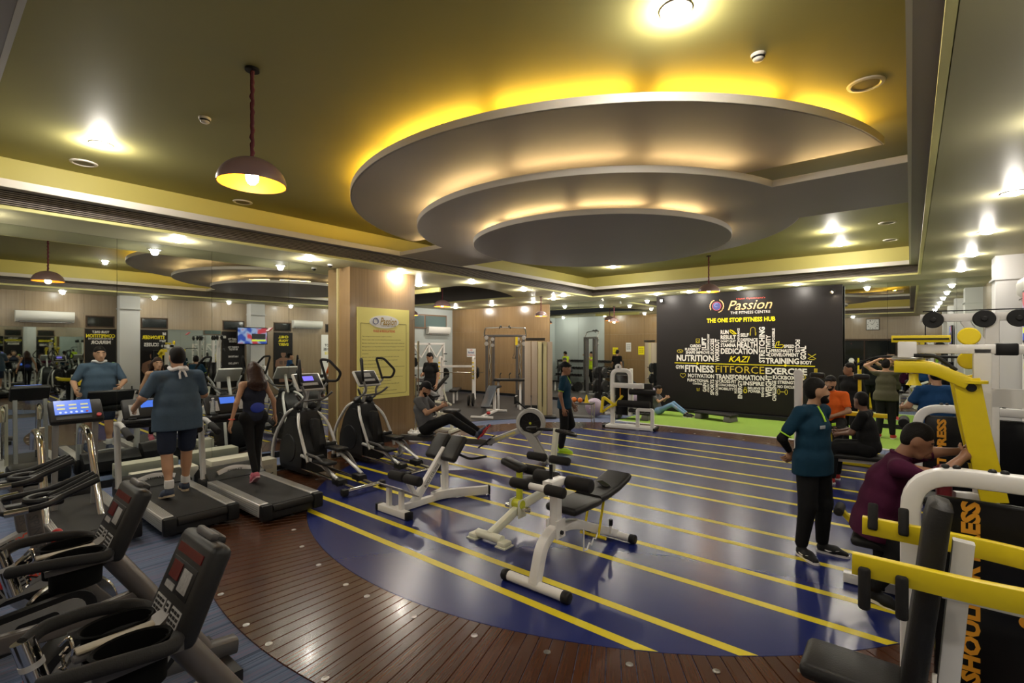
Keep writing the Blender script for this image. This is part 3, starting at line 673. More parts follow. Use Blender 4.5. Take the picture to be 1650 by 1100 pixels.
for L_, a, w in ((.13, 200, .018), (.19, 300, .012)):
    o = B().box((L_ / 2, 0, 0), (L_, .004, w)).out('hand', BLACK, ck); o.location = (0, .055, 0); o.rotation_euler = (0, R(a), 0)
sg = thing('wall_sign', 'small white notice with red and blue lettering on the brown laminate wall', 'sign', (-14.7, YB - .012, 1.72))
B().box((0, 0, 0), (.52, .01, .36)).out('sheet', PAPER, sg)
text('USE', .16, .06, REDT, sg, (0, -.007, .12)); text('Barbell', .36, .09, NAVYT, sg, (0, -.007, .02)); text('Gym Safety Tips', .46, .06, REDT, sg, (0, -.007, -.1))
for k, (x, z, w, h, ma, lab) in enumerate(((-12.05, 1.75, .3, .36, YELLOWT, 'yellow notice nearer the mirror edge on the partition of the weights bay'), (-11.3, 1.95, .28, .46, PAPER, 'white paper notice between two yellow ones on the bay partition'), (-10.6, 1.78, .32, .42, YELLOWT, 'larger yellow notice on the bay partition'))):
    t = thing('wall_notice', lab, 'notice', (x, YA + .015, z)); B().box((0, 0, 0), (w, .01, h)).out('sheet', ma, t)
    for q in range(3): text('NOTICE' if q == 0 else 'KEEP CLEAN', w * .7, h * .12, BLACK, t, (0, .007, h * (.25 - q * .22)), (90, 0, 180))
# ---- pendant lamps
MAUVE = mat('mauve_brown_shade', (.20, .125, .12), .35); AMBER = mat('amber_inside', (.80, .36, .02), .5); ROPE = mat('maroon_rope', (.11, .02, .03), .9, bump=.5, scale=120)
BULB = mat('warm_bulb_glow', (1, .9, .7), .5, emit=(1, .8, .5), es=55)
def pendant(x, y, ztop, zrim, r, label, rope=.016):
    t = thing('pendant_lamp', label, 'pendant lamp', (x, y, zrim), group='dome pendant lamps')
    h = ztop - zrim; hs = r * .82
    B().cyl((0, 0, h - .02), (0, 0, h), .055, 18).out('ceiling_rose', BLACK, t)
    B().rod([V((.004 * math.sin(k * 1.7), .004 * math.cos(k * 2.3), lerp(h - .02, hs - .01, k / 24))) for k in range(25)], rope, 8, scl=[1 + .18 * math.sin(k * 2.9) for k in range(25)]).out('cord', ROPE, t)
    pr = [(r * math.cos(R(a)), hs * math.sin(R(a))) for a in range(0, 86, 6)]
    B().lathe([(r, 0)] + pr[1:] + [(.02, hs)], n=28, cap=False).out('shade', MAUVE, t)
    B().lathe([(r - .008, .001)] + [(p - .008, q - .008) for p, q in pr[1:-1]] + [(.01, hs - .012)], n=28, cap=False).out('shade_lining', AMBER, t)
    B().ell((0, 0, .06), (.05, .05, .065)).cyl((0, 0, .1), (0, 0, hs - .02), .02).out('bulb', BULB, t)
    lamp('lamp_beam', t, (0, 0, .0), 'POINT', 16, (1, .66, .28), shadow_soft_size=.05)
pendant(-4.19, 1.76, ZC, 3.37, .26, 'large mauve dome pendant lamp on a maroon rope over the treadmills')
pendant(-3.97, 12.77, ZC, 3.4, .26, 'mauve dome pendant lamp hanging before the black mural')
pendant(-10.85, 10.0, 4.34, 3.2, .25, 'mauve dome pendant lamp on a red cord beside the pillar')
pendant(-9.2, 12.75, ZS, 2.98, .2, 'mauve dome pendant lamp hanging above the beige cable towers')
pendant(-13.6, 11.1, 4.34, 3.1, .22, 'farthest dome pendant lamp half hidden by the pillar')
# ---- ceiling fittings
for k, (x, y, z, lab) in enumerate(((-7.97, 1.34, ZC, 'round flat ceiling speaker beside the mirror wall coffer'), (-.3, 5.23, ZC, 'large round ceiling speaker near the end of the stepped plate'), (-.33, 11.4, ZC, 'nearer small round ceiling speaker in the far coffer corner'), (-.33, 13.3, ZC, 'farther small round ceiling speaker in the far coffer corner'), (-8.2, 3.3, ZC, 'round ceiling speaker half behind the dome pendant'))):
    t = thing('ceiling_speaker', lab, 'speaker', (x, y, z)); B().lathe([(.1, -.004), (.11, -.016), (.135, -.012), (.14, 0), (.1, 0)], n=26, cap=False).out('bezel', OFFW, t)
    B().lathe([(0, -.01), (.1, -.006), (.102, 0)], n=26).out('grille', mat('speaker_grille', (.16, .14, .10), .6), t)
for k, (x, y, lab) in enumerate(((-.92, 4.17, 'white round smoke detector near the glaring downlight'), (-5.46, 1.84, 'small smoke detector between the pendant and the downlight'))):
    t = thing('smoke_detector', lab, 'smoke detector', (x, y, ZC)); B().lathe([(.055, 0), (.055, -.012), (.05, -.02), (.05, 0)], n=20).out('base', OFFW, t)
    B().lathe([(0, -.055), (.03, -.053), (.04, -.045), (.046, -.02)], n=20).out('chamber', OFFW, t)
    B().lathe([(.0425, -.036), (.048, -.03), (.048, -.024), (.044, -.022)], n=20, cap=False).out('vent', BLACK, t)
t = thing('security_camera', 'small white bullet camera under the soffit by the rear mirror', 'camera', (-8.0, 14.6, ZS)); B().cyl((0, 0, -.03), (0, 0, 0), .03).out('mount', WHITE, t); B().cyl((0, -.05, -.06), (.0, .05, -.05), .03).out('body', WHITE, t); B().disc((0, -.052, -.06), .024, .006, 'y').out('lens', BLACK, t)
t = thing('security_camera', 'small dome camera under the soffit left of the pillar', 'camera', (-8.7, 5.1, ZS)); B().cyl((0, 0, -.025), (0, 0, 0), .05).out('mount', WHITE, t); B().ell((0, 0, -.025), (.04, .04, .035)).out('lens', BLACK, t)
# ================================================================ cardio machines
SCREENB = mat('blue_screen', (.02, .05, .3), .2, emit=(.06, .16, .62), es=1.0)
SCREENP = mat('violet_screen', (.1, .08, .4), .2, emit=(.22, .18, .85), es=1.0)
SCREENR = mat('dark_red_window', (.10, .006, .01), .2)
BELT = mat('tread_belt', (.016, .015, .015), .6, bump=.2, scale=250)
KEYS = mat('keypad_grey', (.30, .29, .28), .5, var=.5, scale=55)
def deck(t, L_=2.1, W=.74):
    B().rbox((0, L_ / 2 - .1, .115), (W - .1, L_ - .25, .15), .015).out('deck', DARK, t)
    B().box((0, L_ * .4, .208), (W - .24, L_ * .76, .012)).rod([V((-(W - .26) / 2, .03, .165)), V(((W - .26) / 2, .03, .165))], .045, 14).out('belt', BELT, t)
    for s_ in (-1, 1):
        o = B().rbox((s_ * (W / 2 - .06), L_ * .41, .15), (.115, L_ * .74, .15), .012)
        o.out('side_rail', SILVER, t); o = t.children[-1]
        b = B()
        for k in range(6): b.box((s_ * (W / 2 - .1 + .016 * k), L_ * .41, .2265), (.006, L_ * .72, .004))
        for k in range(5): b.box((s_ * (W / 2 - .0015), L_ * .41, .1 + .024 * k), (.004, L_ * .72, .007))
        b.out('rail_ridge', STEEL, [c for c in t.children if c.name.startswith('side_rail')][-1])
        B().rbox((s_ * (W / 2 - .06), .03, .135), (.125, .09, .185), .02).out('end_cap', BLACK, t)
        B().cyl((s_ * .28, .12, .02), (s_ * .28, .12, .05), .03).cyl((s_ * .28, 1.85, .0), (s_ * .28, 1.85, .06), .03).out('foot', BLACK, t)
def treadmill(loc, label):
    t = thing('treadmill', label, 'treadmill', loc, 90, 'treadmills facing the mirror')
    deck(t)
    B().sweep([V((-.36, 0, 0)), V((.36, 0, 0))], [(2.14, .06), (2.14, .22), (1.98, .33), (1.78, .33), (1.58, .225), (1.56, .1)][::-1], (0, 0, 1), m=Mx(((1, 0, 0, 0), (0, -1, 0, 0), (0, 0, 1, 0), (0, 0, 0, 1)))).out('motor_hood', DARK, t)
    hd = [c for c in t.children if c.name.startswith('motor_hood')][-1]
    B().sweep(fillet([V((-.22, 1.68, .285)), V((0, 1.76, .33)), V((.22, 1.68, .285))], .2, 6), rrect(.02, .075, .008, 2), (0, .5, 1)).out('hood_badge', mat('badge_white', (.6, .58, .56), .4), hd)
    text('SPIRIT', .2, .03, BLACK, hd, (0, 1.672, .305), (60, 0, 0), 'lettering')
    for s_ in (-1, 1):
        B().bar([V((s_ * .37, 1.74, .06)), V((s_ * .37, 1.86, 1.02))], .06, .09, (0, 1, 0), .02).out('upright', SILVER, t)
        B().rbox((s_ * .37, 1.75, .12), (.09, .22, .24), .03).out('upright_boot', DARK, t)
        B().rod(fillet([V((s_ * .37, 1.88, 1.03)), V((s_ * .37, 1.7, 1.06)), V((s_ * .37, 1.38, .97))], .1), .03, 12).out('handrail', SILVER, t)
        B().foam(V((s_ * .37, 1.5, 1.005)), V((s_ * .37, 1.24, .93)), .042).out('grip', FOAM, t)
    B().rod(fillet([V((-.37, 1.86, 1.02)), V((-.2, 1.8, 1.0)), V((.2, 1.8, 1.0)), V((.37, 1.86, 1.02))], .1), .035, 12).out('cross_bar', DARK, t)
    B().rbox((0, 1.83, 1.05), (.62, .22, .06), .025).cyl((-.22, 1.8, 1.06), (-.22, 1.8, 1.1), .045).cyl((.22, 1.8, 1.06), (.22, 1.8, 1.1), .045).out('tray', BLACK, t)
    B().rbox((0, 0, 0), (.6, .06, .3), .03, at(0, 1.95, 1.2) @ rot(-34, 0, 0)).out('console', DARK, t)
    cn = [c for c in t.children if c.name.startswith('console')][-1]
    B().box((0, -.033, .05), (.2, .006, .1), at(0, 1.95, 1.2) @ rot(-34, 0, 0)).out('screen', SCREENB, cn)
    for s_ in (-1, 1): B().box((s_ * .18, -.033, -.03), (.1, .006, .16), at(0, 1.95, 1.2) @ rot(-34, 0, 0)).out('keypad', KEYS, cn)
    return t
t2 = treadmill((-6.03, 2.02, 0), 'treadmill with silver rails under the man in the slate blue shirt')
t3 = dup(t2, (-5.68, 2.86, 0), 90, 'treadmill with silver rails under the long haired woman')
# the treadmill with the blue touch screen
t1 = thing('treadmill', 'treadmill with a lit blue touch screen and a chrome arched rail', 'treadmill', (-6.25, 1.16, 0), 90, 'treadmills facing the mirror')
deck(t1, 2.1, .72)
B().rbox((0, 1.9, .2), (.66, .45, .26), .05).out('motor_hood', DARK, t1)
for s_ in (-1, 1):
    B().rod(fillet([V((s_ * .2 - .12, 1.27, .9)), V((s_ * .2 - .12, 1.24, 1.12)), V((s_ * .2 - .1, .98, 1.08)), V((s_ * .22 - .08, .58, .15))], .16, 7), .034, 14).out('handrail', CHROME, t1)
    B().bar([V((s_ * .17, 1.14, .2)), V((s_ * .17, 1.05, 1.2))], .05, .06, (0, 1, 0)).out('upright', GREY, t1)
B().bar([V((-.27, 1.16, .2)), V((-.27, 1.1, 1.15))], .04, .05, (0, 1, 0)).out('upright', mat('beige_post', (.3, .28, .22), .4), t1)
CM = at(0, 1.03, 1.3) @ rot(-42, 0, 0)
B().rbox((0, 0, 0), (.46, .08, .29), .025, CM).out('console', DARK, t1)
cn = t1.children[-1] if t1.children[-1].name.startswith('console') else [c for c in t1.children if c.name.startswith('console')][0]
B().box((-.03, -.042, .04), (.31, .004, .19), CM).out('screen', SCREENB, cn)
for k in range(6): B().box((-.13 + (k % 3) * .1, -.0455, .07 - (k // 3) * .05), (.065, .003, .018), CM).box((-.13 + (k % 3) * .1, -.046, .062 - (k // 3) * .05), (.06, .003, .004), CM).out('screen_field', mat('screen_gold', (.3, .3, .1), .3, emit=(.5, .5, .25), es=.8), cn)
for k in range(6): B().disc((-.14 + .045 * k, -.0455, -.03), .012, .003, 'y', 12).out('screen_key', mat('screen_pale', (.4, .5, .7), .3, emit=(.45, .55, .9), es=.7) if k < 5 else RED, cn); cn.children[-1].matrix_local = CM
B().box((-.03, -.042, -.105), (.3, .006, .04), CM).out('keypad', BLACK, cn)
B().cyl((0, 0, 0), (0, 0, .02), .022, m=CM @ at(.18, -.045, -.1) @ rot(90, 0, 0)).out('stop_button', RED, cn)
# ---- ellipticals
def elliptical(loc, label):
    t = thing('elliptical_trainer', label, 'elliptical trainer', loc, 90, 'elliptical trainers')
    for s_ in (-1, 1):
        B().rod([V((s_ * .15, .05, .085)), V((s_ * .15, 1.45, .13))], .024, 12).out('track_rail', CHROME, t)
        B().rod(fillet([V((s_ * .27, 2.2, .07)), V((s_ * .28, 2.15, .55)), V((s_ * .2, 1.85, .98)), V((s_ * .1, 1.7, 1.06))], .3, 6), .026, 10).out('frame_hoop', SILVER, t)
        B().rod(fillet([V((s_ * .12, 1.62, 1.02)), V((s_ * .24, 1.42, .85)), V((s_ * .26, 1.2, .5)), V((s_ * .25, 1.1, .3))], .25, 6), .024, 10).out('frame_hoop', SILVER, t)
        py, pz = (.78, .34) if s_ < 0 else (1.02, .46)
        B().rbox((s_ * .17, py, pz), (.19, .4, .05), .02).rbox((s_ * .17, py + .17, pz + .04), (.19, .05, .07), .02).out('foot_plate', BLACK, t)
        B().rod([V((s_ * .2, .38, .16)), V((s_ * .2, py, pz - .05)), V((s_ * .22, 1.35, .5 if s_ > 0 else .36))], .026, 10).out('pedal_arm', SILVER, t)
        B().rbox((s_ * .16, .4, .12), (.13, .2, .09), .02).cyl((s_ * .16 - .07, .34, .11), (s_ * .16 + .07, .34, .11), .04).out('roller_block', BLACK, t)
        B().rod(fillet([V((s_ * .25, 1.12, .42)), V((s_ * .24, .8, .4)), V((s_ * .22, .5, .18))], .1), .022, 8).out('link_arm', GRAPH, t)
        yo = .12 * s_
        B().rod(fillet([V((s_ * .16, 1.66, 1.08)), V((s_ * .2, 1.5 + yo * .4, 1.16)), V((s_ * .17, 1.42 + yo, 1.26)), V((s_ * .28, 1.36 + yo, 1.44))], .08, 4), .02, 10).out('moving_arm', GREY, t)
        B().rod(fillet([V((s_ * .28, 1.36 + yo, 1.43)), V((s_ * .24, 1.5 + yo, 1.82)), V((s_ * .31, 1.36 + yo, 1.81)), V((s_ * .42, 1.18 + yo, 1.6)), V((s_ * .38, 1.22 + yo, 1.47)), V((s_ * .29, 1.35 + yo, 1.47))], .05, 4), .021, 10).out('hand_grip', FOAM, t)
        B().ell((s_ * .12, 1.66, 1.07), (.07, .08, .08)).out('pivot_cover', BLACK, t)
    B().rod([V((-.3, .04, .07)), V((.3, .04, .07))], .028, 12).out('rear_bar', CHROME, t)
    for s_ in (-1, 1): B().rbox((s_ * .3, .04, .06), (.09, .1, .1), .025).out('rear_foot', BLACK, t)
    B().bar([V((-.32, 2.15, .05)), V((.32, 2.15, .05))], .08, .07).out('front_foot', BLACK, t)
    prof = fillet([V((y, z, 0)) for y, z in [(1.3, .06), (1.28, .4), (1.42, .8), (1.58, 1.04), (1.74, 1.04), (1.98, .82), (2.16, .4), (2.16, .06), (1.3, .06)]], .12, 4)[1:]
    MM = Mx(((0, 0, 1, 0), (1, 0, 0, 0), (0, 1, 0, 0), (0, 0, 0, 1)))
    B().prism([(p.x, p.y) for p in prof], -.17, .17, MM).out('housing', BLACK, t)
    hs = [c for c in t.children if c.name.startswith('housing')][0]
    p2 = [(1.75 + (p.x - 1.75) * .8, .5 + (p.y - .5) * .8) for p in prof]
    B().prism(p2, -.205, -.165, MM).prism(p2, .165, .205, MM).out('side_cover', DARK, hs)
    B().rbox((0, 1.36, .55), (.12, .14, .7), .03, rot(0, 0, 0)).out('centre_spine', DARK, hs)
    B().disc((-.19, 1.78, .42), .22, .05, 'x', 26).out('crank_disc', BLACK, hs); B().disc((.19, 1.78, .42), .22, .05, 'x', 26).out('crank_disc', BLACK, hs)
    B().rod(fillet([V((0, 1.68, 1.02)), V((0, 1.6, 1.25)), V((0, 1.55, 1.42))], .1), .03, 10).out('mast', SILVER, t)
    CM = at(0, 1.56, 1.46) @ rot(-40, 0, 0)
    B().rbox((0, 0, 0), (.46, .05, .34), .04, CM).out('console', SILVER, t)
    cn = [c for c in t.children if c.name.startswith('console')][0]
    B().rbox((0, -.022, 0), (.4, .02, .29), .02, CM).out('console_face', DARK, cn)
    B().box((.0, -.034, .05), (.17, .004, .09), CM).out('screen', SCREENP, cn)
    B().box((.0, -.034, -.06), (.26, .004, .05), CM).out('keypad', KEYS, cn)
    B().rod(fillet([V((-.3, 1.36, 1.3)), V((-.2, 1.45, 1.18)), V((0, 1.58, 1.16)), V((.2, 1.45, 1.18)), V((.3, 1.36, 1.3))], .1, 5), .018, 10).out('fixed_handle', GRAPH, t)
    return t
e1 = elliptical((-5.88, 3.98, 0), 'black elliptical trainer with a lit violet screen before the mirror')
e2 = dup(e1, (-5.94, 5.1, 0), 90, 'black elliptical trainer in front of the yellow rules poster')
for c in e2.children:
    if c.name.startswith('console'):
        for g in c.children:
            if g.name.startswith('screen'):
                me = g.data.copy(); me.materials.clear(); me.materials.append(KEYS); g.data = me
# ---- recumbent bikes (forward +y)
def recumbent(loc, label):
    t = thing('recumbent_bike', label, 'exercise bike', loc, 0, 'recumbent bikes in the corner row')
    B().bar([V((-.27, .5, .04)), V((.27, .5, .04))], .09, .07).out('stabiliser', DARK, t); B().bar([V((-.27, -1.1, .04)), V((.27, -1.1, .04))], .09, .07).out('stabiliser', DARK, t)
    B().bar([V((0, .6, .1)), V((0, .1, .16)), V((0, -1.12, .16))], .12, .1, r=.03).out('main_rail', GRAPH, t)
    B().rod([V((0, -.1, .98)), V((0, .42, .15))], .05, 16).out('boom', TAUPE, t)
    B().sweep(fillet([V((0, -.62, .6)), V((0, -.2, .58)), V((0, .12, .62))], .1), rrect(.05, .09, .01), (0, 0, 1)).out('strut', TAUPE, t)
    MM = Mx(((0, 0, 1, 0), (1, 0, 0, 0), (0, 1, 0, 0), (0, 0, 0, 1)))
    oval = [(-.04 + .32 * math.cos(2 * PI * k / 36), .33 + .24 * math.sin(2 * PI * k / 36)) for k in range(36)]
    B().prism(oval, -.1, .1, MM).out('housing', BLACK, t)
    hs = t.children[-1] if False else [c for c in t.children if c.name.startswith('housing')][0]
    ov2 = [(-.04 + (y + .04) * .86, .33 + (z - .33) * .86) for y, z in oval]
    B().prism(ov2, -.118, -.1, MM).prism(ov2, .1, .118, MM).out('side_cover', GREY, hs)
    for s_ in (-1, 1): text('STAR TRAC', .28, .05, REDT, hs, (s_ * .1195, -.04, .42), (90, 0, 90 * s_), 'lettering', bold=.03)
    B().disc((-.14, .0, .36), .1, .04, 'x').out('crank_boss', BLACK, hs); B().disc((.14, .0, .36), .1, .04, 'x').out('crank_boss', BLACK, hs)
    for s_ in (-1, 1):
        B().bar([V((s_ * .16, 0, .36)), V((s_ * .16, -.12 * s_, .36 + .12 * s_))], .03, .03, (1, 0, 0)).out('crank', CHROME, t)
        B().rbox((s_ * .23, -.12 * s_, .36 + .12 * s_), (.1, .11, .03), .01).bar(fillet([V((s_ * .19, -.12 * s_, .4 + .12 * s_)), V((s_ * .19, -.12 * s_ - .02, .46 + .12 * s_)), V((s_ * .28, -.12 * s_ - .02, .46 + .12 * s_)), V((s_ * .28, -.12 * s_, .4 + .12 * s_))], .03), .03, .006, (0, 1, 0)).out('pedal', BLACK, t)
    # console leaning away from the rider
    CM = at(0, -.02, 1.09) @ rot(-23, 0, 0) @ Mx.Diagonal((1.28, 1.1, 1.08, 1))
    B().rbox((0, .03, .0), (.29, .075, .35), .03, CM, 3).rbox((0, .05, .17), (.12, .05, .05), .02, CM).out('console', DARK, t)
    cn = [c for c in t.children if c.name.startswith('console')][0]
    B().box((0, -.009, .11), (.2, .004, .032), CM).out('display', SCREENR, cn)
    B().rbox((0, -.007, .02), (.2, .006, .11), .02, CM).out('display_surround', BLACK, cn)
    B().box((-.045, -.0115, .035), (.075, .003, .06), CM).out('display', SCREENR, cn)
    B().rbox((.045, -.0115, .02), (.07, .003, .075), .008, CM).box((-.045, -.0115, -.02), (.07, .003, .022), CM).out('key_pad', KEYS, cn)
    B().rbox((-.065, -.0095, -.105), (.08, .004, .085), .006, CM).rbox((.0, -.0095, -.105), (.032, .004, .085), .004, CM).rbox((.072, -.0095, -.105), (.075, .004, .085), .006, CM).out('key_pad', KEYS, cn)
    kb = B()
    for cx_, nx in ((-.065, 3), (.072, 3), (.0, 1)):
        for ix in range(nx):
            for iz in range(5): kb.box((cx_ + (ix - (nx - 1) / 2) * .023, -.0125, -.14 + iz * .0165), (.016, .002, .009), CM)
    tag(kb.out('key_legends', DARK, cn, 0), kind='stuff')
    B().box((0, -.0135, -.09), (.02, .003, .02), CM).out('red_key', RED, cn)
    B().disc((-.06, -.011, -.045), .012, .004, 'y', 12, bev=.1).out('blue_key', mat('pale_blue_key', (.25, .4, .5), .4), cn); cn.children[-1].matrix_local = CM
    B().rbox((0, .02, .185), (.13, .03, .03), .01, CM).out('book_ledge', GRAPH, cn)
    # tray with two cup wells
    TM = at(0, -.2, .965)
    def well(x, y, r): B().lathe([(r + .012, .012), (r + .006, .016), (r, .010), (r - .004, -.15), (0, -.15)], n=24, m=TM @ at(x, y, 0) @ Mx.Diagonal((1, 1.45, 1, 1)), cap=False).out('cup_well', mat('well_black', (.003, .003, .003), .7, spec=.08), t)
    B().rbox((0, .0, -.02), (.05, .3, .03), .014, TM).out('tray', GRAPH, t)
    for s_ in (-1, 1): B().box((s_ * .2, 0, -.02), (.02, .26, .03), TM).out('tray_side', GRAPH, t)
    well(-.105, .0, .076); well(.105, .0, .076)
    B().rbox((0, 0, .004), (.05, .28, .012), .005, TM).out('tray_bridge', mat('tray_sticker', (.28, .24, .17), .5, var=.15, scale=40), t)
    B().lathe([(.02, -.12), (.12, -.1), (.15, -.03)], n=20, m=TM @ at(0, .02, 0), cap=False).out('tray_underside', BLACK, t)
    for s_ in (-1, 1):
        B().rod(fillet([V((s_ * .1, -.06, .95)), V((s_ * .23, -.1, .965)), V((s_ * .25, -.25, .995)), V((s_ * .22, -.4, 1.0)), V((s_ * .17, -.45, .985))], .06, 5), .026, 12).out('handlebar', FOAM, t)
    B().rod([V((-.165, -.455, 1.0)), V((-.155, -.435, .92))], .034, 16).out('pulse_grip', CHROME, t); B().rod([V((-.153, -.43, .9)), V((-.135, -.4, .77))], .033, 16).out('pulse_grip', CHROME, t)
    B().cyl((-.155, -.435, .92), (-.153, -.43, .9), .036, 16).out('grip_band', SILVER, t)
    B().rbox((-.16, -.43, .85), (.03, .05, .09), .01, ).out('lever', RED, t)
    B().rod([V((-.06 + .012 * math.sin(k * 1.9), -.36 + .01 * math.cos(k * 2.7), .97 - .012 * k)) for k in range(14)], .0045, 6).rod(fillet([V((-.07, -.37, .98)), V((-.03, -.35, 1.02)), V((-.01, -.34, .97)), V((-.04, -.36, .9)), V((-.06, -.365, .94))], .02), .006, 6).out('chain', CHROME, t)
    # seat behind
    B().rbox((0, -.98, .42), (.44, .42, .08), .035).out('seat', VINYL, t)
    B().rbox((0, 0, 0), (.44, .08, .5), .035, at(0, -1.22, .74) @ rot(12, 0, 0)).out('backrest', VINYL, t)
    B().bar([V((0, -1.0, .16)), V((0, -1.0, .4))], .12, .14, (0, 1, 0)).out('seat_post', GRAPH, t)
    return t
rA = recumbent((-2.28, .70, 0), 'exercise bike nearest the camera, its tall console and cup tray at the bottom edge')
rB = dup(rA, (-3.43, .73, 0), 0, 'exercise bike whose leaning console stands in front of the treadmill rail')
# ---- spin bikes (forward +y)
def spin(loc, label):
    t = thing('spin_bike', label, 'spin bike', loc, 0, 'spin bikes in the corner row')
    B().bar([V((-.26, .45, .04)), V((.26, .45, .04))], .08, .06).out('stabiliser', GRAPH, t); B().bar([V((-.26, -.85, .04)), V((.26, -.85, .04))], .08, .06).out('stabiliser', GRAPH, t)
    B().bar([V((0, .45, .07)), V((0, .22, .38)), V((0, .0, .74))], .09, .12, (0, 1, 0), .02).out('front_fork', GRAPH, t)
    B().bar([V((0, .02, .66)), V((0, -.45, .44)), V((0, -.85, .08))], .1, .12, (0, 0, 1), .03).out('frame_tube', GREY, t)
    text('SPINNER', .34, .06, BLACK, t, (.0515, -.2, .565), (90, 0, 90), 'lettering', bold=.02, spin=25); text('NXT', .12, .05, REDT, t, (.0515, -.03, .645), (90, 0, 90), 'lettering', spin=25)
    B().bar([V((0, -.02, .7)), V((0, -.06, 1.02))], .11, .07, (0, 1, 0), .012).out('handlebar_post', TAUPE, t)
    text('SPINNER', .26, .045, GRAPH, t, (.056, -.04, .87), (90, 0, 90), 'lettering', spin=-80)
    B().rbox((0, -.06, 1.05), (.08, .3, .05), .02).out('handlebar_slide', BLACK, t)
    for s_ in (-1, 1):
        B().rod(fillet([V((0, -.2, 1.07)), V((s_ * .2, -.2, 1.07)), V((s_ * .21, -.02, 1.08)), V((s_ * .15, .05, 1.1)), V((s_ * .13, .24, 1.17))], .05, 4), .019, 10).out('handlebar', BLACK, t)
        B().rod(fillet([V((s_ * .04, .02, 1.08)), V((s_ * .05, .08, 1.1)), V((s_ * .05, .25, 1.18))], .05, 4), .017, 10).out('forward_bar', BLACK, t)
        B().rod([V((s_ * .22, -.2, 1.075)), V((s_ * .235, -.1, 1.08))], .021, 10).out('chrome_sleeve', CHROME, t)
    B().rod(arcpts((0, .0, 1.085), .09, 0, 360, 16), .018, 8).out('centre_loop', BLACK, t)
    B().disc((0, .12, .30), .245, .05, 'x', 40, .17).out('flywheel', CHROME, t); B().disc((0, .12, .30), .175, .03, 'x', 30).out('flywheel_web', BLACK, t)
    MM = Mx(((0, 0, 1, 0), (1, 0, 0, 0), (0, 1, 0, 0), (0, 0, 0, 1)))
    def stad(r, y0, z0, y1, z1):
        a = math.atan2(z1 - z0, y1 - y0); o = []
        for k in range(11): o.append((y1 + r * math.cos(a - PI / 2 + PI * k / 10), z1 + r * math.sin(a - PI / 2 + PI * k / 10)))
        for k in range(11): o.append((y0 + r * math.cos(a + PI / 2 + PI * k / 10), z0 + r * math.sin(a + PI / 2 + PI * k / 10)))
        return o
    B().prism(stad(.115, -.42, .30, .12, .36), .07, .12, MM).out('chain_guard', BLACK, t)
    B().prism(stad(.08, -.42, .30, .1, .358), .12, .128, MM).out('guard_plate', GREY, t)
    text('STAR TRAC', .2, .04, REDT, t, (.129, -.32, .32), (90, 0, 90), 'lettering', bold=.03, spin=6)
    B().prism(stad(.03, -.12, .345, .02, .36), .128, .131, MM).out('guard_slot', BLACK, t)
    for s_ in (-1, 1):
        B().bar([V((s_ * .14, -.4, .30)), V((s_ * .14, -.4 + .12 * s_, .3 - .11 * s_))], .025, .03, (1, 0, 0)).out('crank', CHROME, t)
        B().rbox((s_ * .21, -.4 + .12 * s_, .3 - .11 * s_), (.1, .1, .03), .01).rod(arcpts((s_ * .21, -.36 + .12 * s_, .33 - .11 * s_), .05, 0, 180, 8, 'xz'), .006, 6).out('pedal', BLACK, t)
    B().cyl((0, .03, .76), (0, .05, .82), .012).ell((0, .055, .84), (.03, .03, .03)).out('brake_knob', RED, t)
    B().bar([V((0, -.5, .5)), V((0, -.58, .92))], .06, .06, (0, 1, 0)).out('seat_post', TAUPE, t)
    B().rod([V((.02, -.45, .55)), V((.1, -.42, .57))], .012).lathe([(.01, 0), (.02, .03), (.032, .05), (0, .05)], m=at(.1, -.42, .57) @ rot(0, 90, 0)).out('adjuster', BLACK, t)
    B().sweep([V((0, -.75, .95)), V((0, -.66, .965)), V((0, -.5, .96)), V((0, -.38, .95))], rrect(.24, .06, .025), (0, 0, 1), scl=[.8, 1, .45, .22]).out('saddle', VINYL, t)
    return t
s1 = spin((-4.26, .53, 0), 'spin bike with black pronged handlebars beside the second exercise bike')
s2 = dup(s1, (-5.05, .53, 0), 0, 'spin bike with black pronged handlebars nearer the blue screen treadmill')
dup(s1, (-5.85, .0, 0), 0, 'spin bike at the frame edge farthest from the camera in its row')
# boxes by the mirror
def stab(x, y, w, l, h, label):
    t = thing('voltage_box', label, 'box', (x, y, 0), 0, 'cream voltage boxes on the carpet'); M_ = mat('cream_box', (.52, .49, .38), .5, var=.05)
    B().rbox((0, 0, h / 2), (w, l, h), .01).out('case', M_, t)
    B().box((w / 2 - .002, 0, h * .62), (.008, l * .5, h * .2)).out('label_plate', mat('box_label', (.4, .38, .34), .6, var=.3, scale=60), t)
    b = B()
    for k in range(6): b.box((-.02, -l / 2 + .001, h * .25 + k * h * .08), (w * .6, .006, h * .03))
    b.out('vent', DARK, t)
    B().rod(fillet([V((w / 2, -.06, h * .3)), V((w / 2 + .03, -.06, h * .3)), V((w / 2 + .03, .06, h * .3)), V((w / 2, .06, h * .3))], .02), .006, 6).out('handle', DARK, t)
stab(-8.55, 2.35, .3, .8, .22, 'long cream box on the carpet behind the slate blue shirt treadmill')
stab(-8.55, 3.3, .3, .75, .24, 'long cream box on the carpet behind the woman')
stab(-7.75, 3.44, .26, .26, .3, 'square cream box between the treadmill and the elliptical trainer')
t = thing('water_bottle', 'clear water bottle in the tray of the treadmill beside the woman', 'bottle', (-7.48, 2.62, 1.105)); B().lathe([(.03, 0), (.033, .02), (.03, .1), (.033, .15), (.014, .19), (.014, .2)], n=16).out('body', mat('clear_plastic', (.8, .85, .85), .1, trans=.9), t); B().cyl((0, 0, .2), (0, 0, .215), .016).out('cap', WHITE, t)
